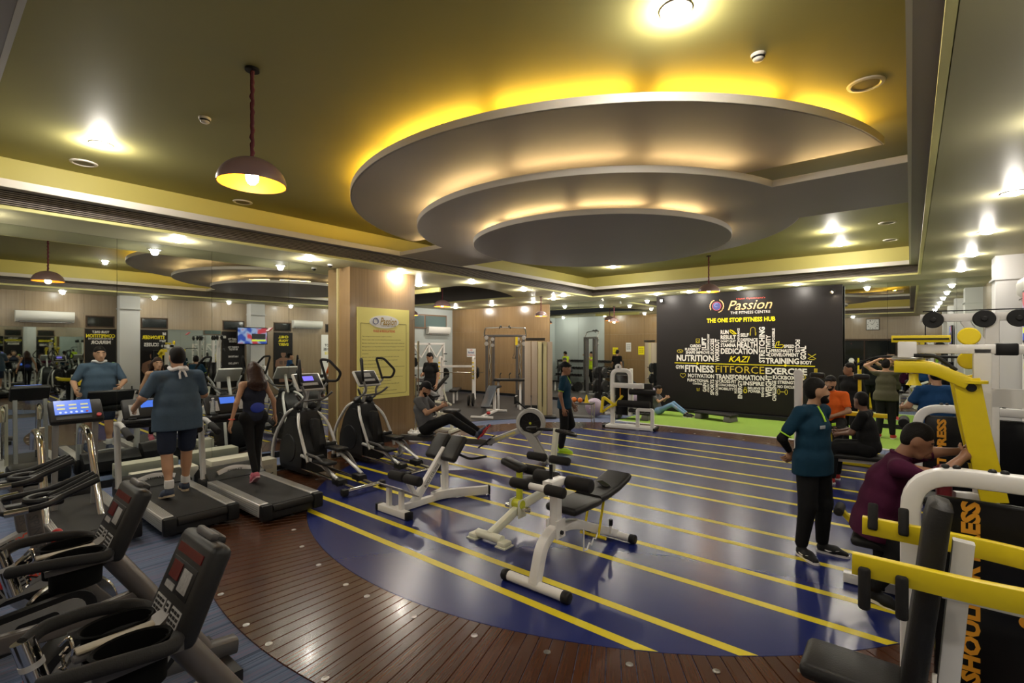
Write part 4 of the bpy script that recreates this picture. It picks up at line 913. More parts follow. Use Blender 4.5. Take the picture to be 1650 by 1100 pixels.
# ================================================================ benches and strength machines
MYZ = Mx(((0, 0, 1, 0), (1, 0, 0, 0), (0, 1, 0, 0), (0, 0, 0, 1)))      # polygon (y,z) pushed along x
MXZ = Mx(((1, 0, 0, 0), (0, 0, 1, 0), (0, 1, 0, 0), (0, 0, 0, 1)))      # polygon (x,z) pushed along y
def cap(t, c, d): B().rbox(c, d, .012).out('end_cap', BLACK, t)
# ---- white hyperextension bench
t = thing('back_extension_bench', 'white back extension bench with a black split hip pad beside the elliptical trainers', 'exercise bench', (-4.85, 3.68, 0))
B().bar([V((-.26, 0, .045)), V((.26, 0, .045))], .09, .08).out('front_foot', WHITE, t); cap(t, (-.285, 0, .045), (.05, .1, .09)); cap(t, (.285, 0, .045), (.05, .1, .09))
for x in (-.12, .12): B().bar([V((x, .02, .08)), V((x, .02, .3))], .06, .05, (0, 1, 0)).out('plate_post', WHITE, t)
B().rbox((0, 0, 0), (.5, .3, .012), .005, at(0, .06, .29) @ rot(-30, 0, 0)).out('foot_plate', mat('footplate_grey', (.42, .40, .39), .35, metal=.3), t)
B().bar([V((0, .03, .05)), V((0, .86, .05))], .07, .08).out('base_beam', WHITE, t)
for s_, x, y in ((1, .36, 1.32), (-1, -.55, 1.3)):
    B().bar(fillet([V((0, .62, .07)), V((s_ * .05, .86, .07)), V((x, y, .07))], .2, 6), .06, .11).out('rear_leg', WHITE, t); B().rbox((0, 0, 0), (.075, .03, .125), .01, at(x, y, .07) @ rot(0, 0, -38 if s_ > 0 else 48)).out('end_cap', BLACK, t)
B().bar([V((0, .3, .06)), V((0, .84, .66))], .06, .1, (0, 0, 1)).out('inclined_post', WHITE, t)
text('BODY STRONG', .34, .045, GRAPH, t, (.032, .58, .36), (90, 0, 90), 'lettering', spin=48)
B().bar([V((0, .84, .06)), V((0, .84, .62))], .07, .07, (0, 1, 0)).out('upright_post', WHITE, t)
B().bar([V((0, .36, .1)), V((-.02, .2, .4))], .05, .06, (1, 0, 0)).out('roller_arm', WHITE, t)
B().foam((-.3, .18, .4), (-.03, .18, .4), .06).out('ankle_roller', FOAM, t); B().foam((.0, .18, .4), (.27, .18, .4), .06).out('ankle_roller', FOAM, t)
for x in (-.15, .15): B().rbox((0, 0, 0), (.27, .38, .09), .04, at(x, .86, .68) @ rot(50, 0, 0), 3).out('hip_pad', VINYL, t)
for s_ in (-1, 1): B().rod(fillet([V((s_ * .2, .9, .6)), V((s_ * .36, .95, .55)), V((s_ * .42, 1.2, .55))], .06), .017).out('handle', BLACK, t)
# ---- decline bench in front
t = thing('decline_bench', 'white decline bench with black pads and a phone on it, nearest the camera', 'exercise bench', (-2.43, 3.28, 0))
B().rod([V((-.3, 0, .047)), V((.3, 0, .047))], .042, 16).out('front_foot', WHITE, t)
for x in (-.31, .31): B().foam((x - .035, 0, .047), (x + .035, 0, .047), .05).out('end_cap', BLACK, t)
B().bar(fillet([V((0, .0, .06)), V((0, .1, .36)), V((0, .3, .44)), V((0, .6, .4)), V((0, 1.42, .06))], .16, 6), .085, .09, (1, 0, 0), .012).out('spine', WHITE, t)
for x in (-.05, .05): B().prism([(.24, .36), (.38, .36), (.38, .52), (.24, .52)], x - .006, x + .006, MYZ).out('bracket', WHITE, t)
B().cyl((-.075, .31, .41), (.075, .31, .41), .018).out('pivot_bolt', BLACK, t)
B().bar([V((0, .31, .42)), V((0, .31, .86))], .085, .07, (0, 1, 0)).out('upright_post', WHITE, t)
B().bar([V((0, .42, .84)), V((0, .18, .84))], .1, .06).out('roller_head', WHITE, t)
B().rod([V((-.28, .16, .81)), V((.12, .16, .81))], .03, 12).out('roller_axle', WHITE, t)
B().foam((-.38, .16, .81), (-.17, .16, .81), .047).out('leg_roller', FOAM, t); B().foam((-.0, .16, .81), (.19, .16, .81), .047).out('leg_roller', FOAM, t)
B().foam((.05, .42, .83), (.3, .42, .83), .062).out('leg_roller', FOAM, t); B().foam((-.3, .42, .83), (-.05, .42, .83), .062).out('leg_roller', FOAM, t)
B().rod([V((-.03, .28, .86)), V((-.03, .28, 1.0))], .016).out('lever', BLACK, t)
B().rbox((0, 0, 0), (.33, .5, .07), .03, at(0, .62, .57) @ rot(-2, 0, 0), 3).out('seat_pad', VINYL, t)
B().sweep([V((0, .87, .575)), V((0, 1.0, .575)), V((0, 1.25, .60)), V((0, 1.45, .645)), V((0, 1.52, .665))], rrect(.31, .07, .03), (0, 0, 1), scl=[(.96, 1), 1, 1, 1, (.92, .9)]).out('back_pad', VINYL, t)
for x in (-.08, .08): B().bar([V((x, 1.05, .56)), V((x, .93, .2))], .025, .012, (0, 1, 0)).out('back_strut', YELLOW, t)
B().rod([V((-.12, .93, .19)), V((.16, .93, .19))], .016).out('strut_pin', YELLOW, t)
B().bar([V((.1, .62, .36)), V((.1, .62, .16)), V((.1, .68, .15)), V((.1, .72, .2)), V((.1, .76, .17)), V((.1, .8, .22)), V((.1, .84, .2)), V((.1, .88, .25))], .012, .014, (1, 0, 0)).out('ladder_hook', WHITE, t)
B().cyl((.07, 1.2, .14), (.07, 1.2, .26), .012).out('pop_pin', WHITE, t); B().cyl((.07, 1.2, .22), (.07, 1.2, .28), .02).out('pop_pin_knob', BLACK, t)
B().rod([V((-.33, 1.42, .047)), V((.2, 1.42, .047))], .04, 14).out('rear_foot', WHITE, t)
for x in (-.34, .2): B().foam((x - .03, 1.42, .047), (x + .04, 1.42, .047), .048).out('end_cap', BLACK, t)
p = thing('phone', 'black phone lying on the decline bench back pad', 'phone', (-2.42, 4.44, .622), 25); B().rbox((0, 0, .006), (.075, .15, .011), .006).out('case', BLACK, p); B().box((0, 0, .0125), (.066, .14, .001)).out('glass', DGLASS, p); p.rotation_euler = (R(8), 0, R(65)); p.location.z = .634
# ---- lime and cream abdominal bench
t = thing('abdominal_bench', 'cream and lime abdominal bench with looped black handlebars behind the decline bench', 'exercise bench', (-3.4, 3.8, 0))
B().rod([V((-.17, 0, .06)), V((.17, 0, .06))], .045, 14).out('front_foot', CREAM, t)
for x in (-.2, .2): B().rbox((x, 0, .035), (.11, .13, .05), .02).box((x, 0, .008), (.13, .15, .014)).out('foot_shoe', CREAM, t)
B().bar(fillet([V((0, 0, .07)), V((0, .5, .24)), V((0, 1.0, .3)), V((0, 1.6, .12))], .15), .08, .07, (1, 0, 0)).out('spine', CREAM, t)
for x in (-.06, .06): B().rbox((x, .47, .24), (.012, .14, .2), .005).out('bracket', CREAM, t)
for s_ in (-1, 1): B().foam((s_ * .07, .47, .24), (s_ * .17, .47, .24), .03).out('peg', CHROME, t)
B().rod([V((-.07, .47, .28)), V((.07, .47, .28))], .05, 12).bar([V((0, .5, .26)), V((0, .5, .66))], .06, .05, (0, 1, 0)).out('knee_post', LIME, t)
B().rbox((0, 0, 0), (.3, .16, .08), .035, at(-.08, .5, .70) @ rot(0, 14, 0), 3).out('knee_pad', VINYL, t)
B().foam((-.05, .66, .63), (.22, .66, .63), .055).out('ankle_roller', FOAM, t)
B().lathe([(0, -.07), (.16, -.06), (.2, -.02), (.2, .03), (.17, .05), (0, .055)], n=24, m=at(0, .72, .47) @ rot(-8, 0, 0)).out('seat', VINYL, t)
B().bar(fillet([V((0, 1.1, .27)), V((.0, 1.16, .6)), V((0, 1.24, 1.02))], .1), .06, .06, (0, 1, 0)).out('handle_post', CREAM, t)
B().foam((-.3, 1.06, .68), (-.04, 1.06, .68), .05).out('chest_roller', FOAM, t); B().foam((.04, 1.06, .68), (.3, 1.06, .68), .05).out('chest_roller', FOAM, t)
for s_ in (-1, 1): B().rod(fillet([V((s_ * .02, 1.24, 1.0)), V((s_ * .26, 1.26, .98)), V((s_ * .34, 1.14, .98)), V((s_ * .3, 1.02, 1.02)), V((s_ * .14, 1.02, 1.04))], .06, 4), .02, 10).out('handlebar', BLACK, t)
B().rod([V((-.2, 1.62, .05)), V((.2, 1.62, .05))], .045, 14).out('rear_foot', CREAM, t)
# ---- rowing machine (forward +y, flywheel over the origin)
LG = mat('rower_grey', (.42, .41, .39), .42)
t = thing('rowing_machine', 'grey rowing machine with a round fan cage under the bearded man', 'rowing machine', (-5.2, 6.9, 0), -62.4)
B().disc((0, 0, .68), .26, .16, 'x', 44, .19).out('fan_cage', LG, t); B().disc((0, 0, .68), .195, .12, 'x', 36).out('fan_mesh', BLACK, t)
for k in range(10):
    for s_ in (-1, 1): B().box((s_ * .063, 0, .09), (.004, .012, .15), at(0, 0, .68) @ rot(36 * k, 0, 0)).out('fan_spoke', DARK, t)
B().cyl((-.066, 0, .68), (.066, 0, .68), .022).out('fan_hub', LIME, t)
for s_ in (-1, 1): B().prism([(-.14, .55), (.05, .5), (.34, .0), (.2, .0)], s_ * .09 - .02, s_ * .09 + .02, MYZ).out('front_leg', LG, t)
B().bar([V((-.3, .27, .03)), V((.3, .27, .03))], .06, .05).out('front_foot', GRAPH, t)
B().bar([V((0, -.1, .58)), V((0, -.78, .3))], .11, .1, (0, 0, 1)).out('front_arm', LG, t); text('INDOOR ROWER', .4, .04, YELLOWT, t, (.0565, -.45, .44), (90, 0, 90), 'lettering', spin=22)
B().bar([V((0, -.7, .3)), V((0, -2.45, .34))], .07, .1, (0, 0, 1)).out('monorail', GRAPH, t)
B().bar([V((0, -2.4, .34)), V((0, -2.5, .0))], .1, .05, (0, 1, 0)).bar([V((-.2, -2.5, .03)), V((.2, -2.5, .03))], .05, .05).out('rear_leg', GREY, t)
for s_ in (-1, 1): B().rbox((0, 0, 0), (.13, .3, .03), .01, at(s_ * .12, -.8, .32) @ rot(38, 0, 0)).out('foot_stretcher', BLACK, t)
B().rbox((0, -1.95, .40), (.3, .26, .05), .02).out('seat', BLACK, t)
B().rod(fillet([V((0, -.05, .9)), V((0, -.25, 1.05))], .1), .015).rbox((0, -.27, 1.08), (.2, .03, .14), .01).out('monitor', BLACK, t)
# ---- bar stand by the pillar
t = thing('bar_stand', 'round white bar holder with one chrome bar standing by the pillar', 'bar holder', (-8.25, 6.9, 0))
B().lathe([(0, 0), (.2, 0), (.2, .03), (0, .04)], n=28).lathe([(0, .16), (.22, .16), (.22, .185), (0, .185)], n=28).cyl((0, 0, .02), (0, 0, .17), .03).out('base', WHITE, t)
for k in range(9): B().cyl((.16 * math.cos(k * .7), .16 * math.sin(k * .7), .18), (.16 * math.cos(k * .7), .16 * math.sin(k * .7), .23), .025).out('socket', WHITE, t)
tag(B().rod([V((0, 0, 0)), V((0, 0, 1.1))], .016).cyl((0, 0, .72), (0, 0, 1.15), .025).cyl((0, 0, .7), (0, 0, .73), .035).out('barbell_bar', CHROME), 'short chrome barbell bar standing upright in the holder by the pillar', 'barbell').location = (-8.28, 6.86, .19)
tag(B().rod([V((0, 0, 0)), V((0, 0, 1.95))], .014).cyl((0, 0, 1.5), (0, 0, 1.95), .024).cyl((0, 0, 0), (0, 0, .4), .024).out('barbell_bar', CHROME), 'tall chrome barbell bar leaning at the pillar corner', 'barbell').location = (-8.36, 7.0, .19)

# ---- weight stack with an arched white frame
def plates(t, x, y, z0, n, w=.34, d=.14):
    for k in range(n): B().rbox((x, y, z0 + k * .034), (w, d, .031), .004).out('stack_plate', IRON, t)
def arch(t, x0, x1, y, h, wd_=.1, ma=None):
    B().bar(fillet([V((x0, y, .0)), V((x0, y, h)), V((x1, y, h)), V((x1, y, 0))], .24, 8), wd_, .1, (0, 1, 0), .02).out('arch_frame', ma or WHITE, t)
def knob(t, x, y, z):
    for k in (0, .05): B().ell((x + k, y, z), (.02, .02, .014)).out('bolt_cap', BLACK, t)
SHROUD = mat('gloss_black_shroud', (.008, .008, .009), .22)
t = thing('shoulder_press_machine', 'white shoulder press machine with a curved yellow yoke at the right edge', 'weight machine', (0, 0, 0))
arch(t, .0, 1.18, 3.86, 1.28)
B().rbox((.62, 3.9, .6), (1.02, .05, 1.1), .02).out('shroud', SHROUD, t)
text('SHOULDER PRESS', 1.05, .085, ORANGET, t, (.27, 3.872, .62), (90, 0, 0), 'lettering', bold=.05, spin=90)
for k in range(7): B().box((.62 + .035 * (k % 2), 3.873, .25 + .07 * k), (.03, .003, .035)).out('sticker', mat('dull_gold_print', (.62, .47, .03), .5), t)
B().disc((.5, 3.873, .52), .035, .004, 'y').out('sticker', ORANGET, t)
knob(t, .16, 3.86, 1.335); knob(t, .36, 3.86, 1.335)
for yy_ in (3.8, 3.92): B().prism(fillet([V((.58, 1.26, 0)), V((.56, 1.45, 0)), V((.62, 1.48, 0)), V((.7, 1.26, 0))], .03), 0, 0, None) if False else B().prism([(.56, 1.3), (.56, 1.46), (.6, 1.5), (.7, 1.3)], yy_ - .008, yy_ + .008, MXZ).out('pulley_plate', WHITE, t)
B().disc((.6, 3.86, 1.42), .08, .05, 'y', 26).out('pulley', BLACK, t)
B().rod(fillet([V((.6, 3.86, 1.5)), V((.68, 3.86, 1.42)), V((.7, 3.86, .3))], .05), .006).out('cable', BLACK, t)
for k, y in enumerate((2.9, 3.55)):
    x1 = .72
    B().bar(fillet([V((-.22, y, .99)), V((.28, y, .985)), V((.62, lerp(y, 3.22, .25), .98)), V((.8, 3.22, .97))], .25, 8), .1, .045, (0, 1, 0), .004).out('yoke_arm', YELLOW, t)
    for x in (-.17, -.03):
        s_ = -1 if k == 0 else 1
        B().foam((x, y - .035, .99 if k == 0 else .98), (x, y - .05 if k == 0 else y + .02, .80 if k == 0 else 1.12), .025).out('hand_grip', FOAM, t)
B().bar([V((.8, 3.22, .97)), V((.8, 3.6, .97))], .12, .1).out('yoke_pivot', WHITE, t)
B().bar([V((.12, 3.22, .08)), V((.2, 3.22, 1.1))], .08, .06, (0, 1, 0)).out('back_post', WHITE, t)
B().bar([V((.12, 3.22, .86)), V((1.0, 3.22, .86))], .07, .1).out('cross_beam', WHITE, t)
B().bar([V((-.4, 3.2, .05)), V((1.1, 3.2, .05))], .1, .08).bar([V((.15, 2.7, .05)), V((.15, 3.86, .05))], .1, .08).out('base_frame', WHITE, t)
B().sweep([V((.0, 3.22, .32)), V((.01, 3.22, .36)), V((.06, 3.22, .8)), V((.10, 3.22, 1.18)), V((.115, 3.22, 1.26)), V((.12, 3.22, 1.285))], rrect(.27, .1, .045, 4), (-1, 0, .1), scl=[.8, 1, 1, 1, (.86, .95), (.5, .6)]).out('back_pad', VINYL, t)
B().rbox((-.24, 3.18, .30), (.46, .34, .09), .04, None, 3).out('seat_pad', VINYL, t)
B().bar([V((-.18, 3.2, .06)), V((-.18, 3.2, .27))], .1, .1, (0, 1, 0)).out('seat_post', WHITE, t)
plates(t, .62, 4.02, .12, 14)
bt = thing('shaker_bottle', 'lime green shaker bottle standing on the white shoulder press frame', 'bottle', (.85, 3.86, 1.332)); B().lathe([(.04, 0), (.045, .02), (.05, .15), (.0, .15)], n=18).out('body', mat('lime_plastic', (.35, .65, .03), .3), bt); B().lathe([(.052, .15), (.052, .185), (.02, .2), (.0, .2)], n=18).out('lid', mat('lime_plastic_lid', (.25, .5, .02), .3), bt)
for k in range(3):
    bt = thing('water_bottle', ('first', 'middle', 'last')[k] + ' of three small clear bottles beside the green shaker', 'bottle', (.93 + .075 * k, 3.86, 1.332)); B().lathe([(.028, 0), (.03, .02), (.03, .12), (.012, .16)], n=14).out('body', MATS['clear_plastic'], bt); B().cyl((0, 0, .16), (0, 0, .18), .014).out('cap', WHITE, bt)
# ---- rear deltoid machine of the man in maroon
t = thing('pec_fly_machine', 'white overhead fly machine with long yellow lever arms behind the man in maroon', 'weight machine', (0, 0, 0))
B().bar([V((.42, 5.12, 0)), V((.42, 5.12, 2.02))], .1, .1, (0, 1, 0)).out('main_post', WHITE, t)
B().bar([V((-.08, 5.12, 2.02)), V((.98, 5.12, 2.02))], .1, .07).out('top_beam', WHITE, t)
B().bar([V((-.12, 5.06, 2.1)), V((.24, 5.06, 2.1))], .06, .055).out('cam_beam', YELLOW, t); B().box((.06, 5.025, 2.1), (.34, .006, .012)).out('cam_slot', BLACK, t)
B().rbox((-.02, 5.1, 2.0), (.12, .16, .16), .01).out('hub_block', WHITE, t)
for k, y in enumerate((4.93, 5.42)):
    B().disc((-.02, y + (.06 if k == 0 else -.06), 1.945), .1, .02, 'z', 28).out('hub_flange', STEEL, t)
    B().bar(fillet([V((-.1, y, 1.88)), V((.12, y, 1.88)), V((.33, y, 1.77))], .08), .12, .09, (0, 0, 1), .008).out('lever_arm', YELLOW, t)
    B().bar([V((.32, y, 1.8)), V((.38, y, 1.4)), V((.47, y, .92))], .06, .15, (1, 0, 0), .008).out('drop_arm', YELLOW, t)
    B().disc((.345, y - .04, 1.74), .03, .02, 'y').out('pivot_bolt', BLACK, t); B().rod([V((.36, y, 1.77)), V((.36, y, 1.77 + .02))], .08, 12).out('joint_boss', YELLOW, t)
    B().rod(fillet([V((.44, y, 1.16)), V((.34, y, 1.2)), V((.3, y, 1.2))], .03), .018).out('hand_grip', BLACK, t)
B().lathe([(.05, -.09), (.03, -.05), (.03, 0)], m=at(.02, 4.93, 1.83), n=14).out('stop_bumper', YELLOW, t)
B().rod(fillet([V((.02, 4.98, 1.97)), V((.15, 4.98, 1.97)), V((.27, 4.98, 1.86))], .04), .014).out('range_lever', BLACK, t)
B().rbox((.55, 5.12, 2.02), (.12, .12, .09), .01).out('beam_sleeve', BLACK, t); B().disc((.9, 5.1, 2.02), .16, .06, 'y', 30).out('pulley', BLACK, t)
for z in (1.93, 2.12): B().disc((.36, 5.3, z), .07, .04, 'y', 24).out('pulley', YELLOW, t)
B().prism([(.36, 1.58), (.72, 1.58)] + [(.72 + .07 * math.cos(R(a)), 1.65 + .07 * math.sin(R(a))) for a in range(-90, 91, 15)] + [(.36, 1.72)], 5.2, 5.24, MXZ).out('link_plate', WHITE, t); B().disc((.7, 5.19, 1.65), .03, .03, 'y').out('pivot_bolt', BLACK, t)
B().rbox((1.08, 5.12, .95), (.3, .42, 1.86), .02).out('shroud', SHROUD, t); plates(t, .86, 5.12, .12, 16, .12, .3)
B().bar([V((-.45, 5.12, .05)), V((1.0, 5.12, .05))], .1, .08).out('base_frame', WHITE, t)
B().bar([V((-.2, 5.0, .06)), V((-.2, 5.0, .42))], .08, .08, (0, 1, 0)).out('seat_post', BLACK, t); B().rbox((-.2, 5.0, .46), (.36, .38, .08), .035, None, 3).out('seat_pad', VINYL, t)
B().rbox((.2, 5.05, .9), (.09, .28, .42), .035, None, 3).out('chest_pad', mat('maroon_vinyl', (.16, .01, .015), .45), t); B().bar([V((.26, 5.05, .9)), V((.4, 5.1, .9))], .06, .06).out('pad_arm', WHITE, t)
B().bar([V((-.36, 5.3, .42)), V((-.48, 5.32, .55))], .05, .04).out('foot_lever', YELLOW, t); B().foam((-.5, 5.22, .56), (-.5, 5.44, .56), .04).out('foot_roller', FOAM, t)
# ---- pulldown machine
t = thing('pulldown_machine', 'tall white pulldown frame with black pulleys along its top beam', 'weight machine', (0, 0, 0))
B().bar([V((.08, 6.7, 2.33)), V((1.2, 6.7, 2.33))], .08, .08).out('top_beam', WHITE, t); B().bar([V((.62, 6.7, 0)), V((.62, 6.7, 2.33))], .1, .1, (0, 1, 0)).out('main_post', WHITE, t)
B().bar([V((.42, 6.7, 2.3)), V((.62, 6.7, 1.95))], .07, .07, (0, 1, 0)).out('brace', WHITE, t); B().bar([V((1.1, 6.7, 0)), V((1.1, 6.7, 2.33))], .08, .08, (0, 1, 0)).out('rear_post', WHITE, t)
for x in (.18, .56, .8, .98): B().disc((x, 6.64, 2.31), .085, .035, 'y', 26).out('pulley', BLACK, t); B().disc((x, 6.61, 2.31), .025, .03, 'y').out('pulley_bolt', DARK, t)
B().rod([V((.1, 6.68, 2.4)), V((1.0, 6.68, 2.4)), ], .006).out('cable', BLACK, t); B().rod([V((.12, 6.68, 2.3)), V((.12, 6.68, 1.95))], .005).rod(fillet([V((-.45, 6.5, 1.84)), V((-.3, 6.55, 1.93)), V((.5, 6.8, 1.93)), V((.65, 6.85, 1.84))], .1), .014).out('pulldown_bar', BLACK, t)
B().rbox((1.1, 6.72, .75), (.34, .42, 1.4), .02).out('shroud', SHROUD, t); B().bar([V((-.1, 6.7, .05)), V((1.2, 6.7, .05))], .1, .08).out('base_frame', WHITE, t)
B().rbox((.2, 6.7, .46), (.4, .34, .08), .035, None, 3).out('seat_pad', VINYL, t); B().bar([V((.2, 6.7, .06)), V((.2, 6.7, .42))], .08, .08, (0, 1, 0)).out('seat_post', WHITE, t)
text('PULL DOWN', .6, .06, mat('dull_gold_print', (.62, .47, .03), .5), t, (.96, 6.508, .9), (90, 0, 0), 'lettering', spin=90); text('XF', .06, .09, YELLOWT, t, (1.08, 6.508, 1.2), (90, 0, 0), 'lettering', shear=.3)
# ---- press machine behind
t = thing('chest_press_machine', 'white arched press machine with a black shroud lettered in orange beyond the man in maroon', 'weight machine', (0, 0, 0))
arch(t, .07, 1.2, 8.08, 1.26); B().rbox((.64, 8.1, .62), (1.0, .05, 1.1), .02).out('shroud', SHROUD, t); text('CHEST PRESS', .95, .09, ORANGET, t, (.3, 8.072, .66), (90, 0, 0), 'lettering', bold=.05, spin=90)
knob(t, .3, 8.08, 1.32); knob(t, .8, 8.08, 1.32)
B().bar([V((.05, 8.25, .05)), V((1.2, 8.25, .05))], .1, .08).out('base_frame', WHITE, t); plates(t, .64, 8.22, .12, 12)
# ---- preacher bench with lime pads in front of the rear mirror
t = thing('preacher_bench', 'cream preacher bench with a dumbbell roller near the mirror', 'exercise bench', (.02, 9.9, 0))
B().bar([V((-.3, 0, .05)), V((.5, 0, .05))], .08, .07).bar([V((.1, -.2, .05)), V((.1, .5, .05))], .08, .07).out('base_frame', CREAM, t); B().bar([V((-.2, .1, .05)), V((.15, .1, .7))], .08, .07, (0, 1, 0)).out('slanted_post', CREAM, t)
B().rbox((0, 0, 0), (.5, .4, .05), .02, at(.2, .1, .78) @ rot(0, -25, 0)).out('arm_pad', CREAM, t); B().foam((-.1, -.2, .84), (-.1, .3, .84), .07).out('roller', FOAM, t)
B().bar(fillet([V((-.05, -.1, .75)), V((.02, -.1, .55)), V((.06, -.1, .4))], .1), .03, .05, (0, 1, 0)).out('lever', LIME, t)
# ---- yellow and white machine where the man in orange sits
t = thing('multi_hip_machine', 'yellow and white seated machine under the man in orange', 'weight machine', (-1.05, 10.15, 0))
B().bar([V((0, 0, 0)), V((0, 0, .55))], .14, .12, (0, 1, 0)).out('seat_post', YELLOW, t); B().rbox((.0, 0, .6), (.42, .42, .08), .035, None, 3).out('seat_pad', VINYL, t)
B().bar([V((-.6, 0, .04)), V((.6, 0, .04))], .1, .07).out('base_frame', YELLOW, t); B().bar([V((-.52, -.02, 0)), V((-.52, -.02, 1.5))], .13, .1, (0, 1, 0), .03).out('side_post', WHITE, t)
B().disc((-.52, -.03, 1.53), .08, .05, 'y', 26).out('pulley', WHITE, t)
B().bar([V((.1, .25, .85)), V((.75, .25, .85))], .06, .07).out('cross_arm', YELLOW, t)
for x, y in ((-.3, .35), (.36, .35)): B().bar([V((x, y, .85)), V((x, y, 1.62))], .05, .05, (0, 1, 0)).out('pad_stalk', YELLOW, t); B().rbox((x + .03, y - .05, 1.5), (.24, .08, .1), .04, None, 3).out('shoulder_pad', VINYL, t)
B().bar([V((-.3, .35, .85)), V((.36, .35, .85))], .05, .06).out('rear_bar', YELLOW, t); B().bar([V((.03, .35, 0)), V((.03, .35, .85))], .1, .1, (0, 1, 0)).out('rear_post', YELLOW, t)
B().rbox((.55, .1, .12), (.22, .3, .2), .03).out('foot_block', YELLOW, t)
# ---- flat bench under the seated man in black
t = thing('flat_bench', 'low black flat bench under the seated man in black', 'exercise bench', (-.62, 8.72, 0), 8)
B().rbox((0, 0, .43), (.9, .3, .08), .035, None, 3).out('pad', VINYL, t); B().bar([V((-.4, 0, .36)), V((.4, 0, .36))], .06, .06).out('spine', WHITE, t)
for x in (-.32, .32): B().bar([V((x, 0, .36)), V((x, 0, .03))], .06, .06, (0, 1, 0)).bar([V((x, -.22, .03)), V((x, .22, .03))], .06, .05).out('leg', WHITE, t)
# ================================================================ free weights bay and rear of the room
def disc_plate(r, t_=.035, axis='x'): 
    return B().disc((0, 0, 0), r, t_, axis, 26, .025, .2).disc((0, 0, 0), r * .55, t_ * .55, axis, 20, .025)
# ---- functional trainer
t = thing('functional_trainer', 'tall dark grey twin column cable trainer before the brown wall', 'weight machine', (-10.45, 12.45, 0), 38)
for s_ in (-1, 1):
    for dx in (-.11, .11): B().bar([V((s_ * .5 + dx, .0, 0)), V((s_ * .5 + dx, 0, 2.36))], .09, .12, (0, 1, 0)).out('column', GRAPH, t)
    for k in range(14): B().rbox((s_ * .5, .02, .1 + k * .035), (.14, .12, .03), .004).out('stack_plate', IRON, t)
    for k in range(22): B().disc((s_ * .5 - .11 * s_, -.048, .45 + k * .085), .012, .006, 'y', 8).out('index_hole', CHROME, t)
    B().cyl((s_ * .5 - .03, .02, .6), (s_ * .5 - .03, .02, 2.3), .012).out('guide_rod', CHROME, t); B().cyl((s_ * .5 + .03, .02, .6), (s_ * .5 + .03, .02, 2.3), .012).out('guide_rod', CHROME, t)
    B().rod([V((s_ * .5 + .02 * math.sin(k * 1.3), -.03, 2.2 - k * .1)) for k in range(15)], .012, 6).out('chain', STEEL, t)
    for z in (2.3, 2.1): B().disc((s_ * .62, -.06, z), .07, .03, 'y', 20).out('pulley', STEEL, t); B().disc((s_ * .42, -.06, z - .05), .06, .03, 'y', 20).out('pulley', STEEL, t)
    B().bar([V((s_ * .5, -.5, .04)), V((s_ * .5, .3, .04))], .2, .07).out('foot', GREY, t)
    B().rod(fillet([V((s_ * .7, 0, 2.36)), V((s_ * .66, -.1, 2.62)), V((0, -.1, 2.64))], .06), .02).out('pull_up_bar', STEEL, t)
    B().rod(fillet([V((s_ * .12, -.1, 2.64)), V((s_ * .14, -.2, 2.7)), V((s_ * .18, -.3, 2.6))], .05), .02).out('pull_up_grip', BLACK, t)
B().bar([V((-.7, 0, 2.36)), V((.7, 0, 2.36))], .08, .08).out('top_beam', GRAPH, t)
B().rod([V((.3, -.1, 2.3)), V((.3, -.1, 1.75))], .006).rod([V((.3, -.1, 1.78)), V((.25, -.1, 1.62)), V((.35, -.1, 1.62))], .01, closed=True).out('strap_handle', DARK, t); B().bar([V((.38, -.08, 2.32)), V((.38, -.08, 2.05))], .08, .02, (0, 1, 0)).out('yellow_strap', YELLOW, t)
# ---- beige cable towers
t = thing('cable_tower', 'beige and cream panelled cable tower with black feet beside the rear mirror', 'weight machine', (-8.25, 11.3, 0), 38)
for k, (x, w, ma) in enumerate(((-.3, .17, BEIGE), (-.11, .16, BEIGE), (.045, .12, BEIGEY), (.18, .12, BEIGEY), (.33, .15, BEIGE))):
    B().rbox((x, .02 * k, 1.25 if k < 2 else 1.1), (w, .2, 1.82 if k < 2 else 2.1), .01).out('panel', ma, t)
    if k < 2: B().rbox((x, .02 * k, .17), (w, .2, .34), .01).out('panel_foot', BLACK, t)
for z in (2.2, 2.24): B().rbox((-.08, .05, z), (.55, .22, .035), .008).out('top_bar', DARK, t)
B().box((.112, -.05, 1.2), (.02, .02, 1.8)).out('slot', BLACK, t); B().bar([V((-.5, -.1, .03)), V((.5, -.1, .03))], .5, .05).out('base', DARK, t)
# ---- white bench press rack
t = thing('bench_press_rack', 'white bench press rack with yellow catches against the brown wall', 'weight rack', (-13.0, 12.7, 0), 38)
for s_ in (-1, 1):
    B().bar(fillet([V((s_ * .62, -.1, 0)), V((s_ * .62, -.1, 1.6)), V((s_ * .62, .45, 1.6)), V((s_ * .62, .45, 0))], .14), .08, .08, (1, 0, 0), .012).out('side_frame', WHITE, t)
    for k in range(5): B().rbox((s_ * .62, -.16, .85 + .14 * k), (.07, .06, .05), .01).out('catch', YELLOW, t)
    B().rod([V((s_ * .62, .0, .95)), V((s_ * .62, .0, .95))], .01) if False else None
    for z, r in ((.92, .0), ): B().bar([V((s_ * .62, -.4, .04)), V((s_ * .62, .6, .04))], .08, .07).out('foot', WHITE, t)
B().bar([V((-.62, .45, 1.25)), V((.62, .45, 1.25))], .08, .08).out('cross_beam', WHITE, t)
B().rbox((0, -.35, .44), (.3, 1.15, .08), .03).out('bench_pad', VINYL, t); B().bar([V((0, -.8, .0)), V((0, -.8, .4))], .06, .06, (0, 1, 0)).bar([V((0, .1, .0)), V((0, .1, .4))], .06, .06, (0, 1, 0)).out('bench_leg', WHITE, t)
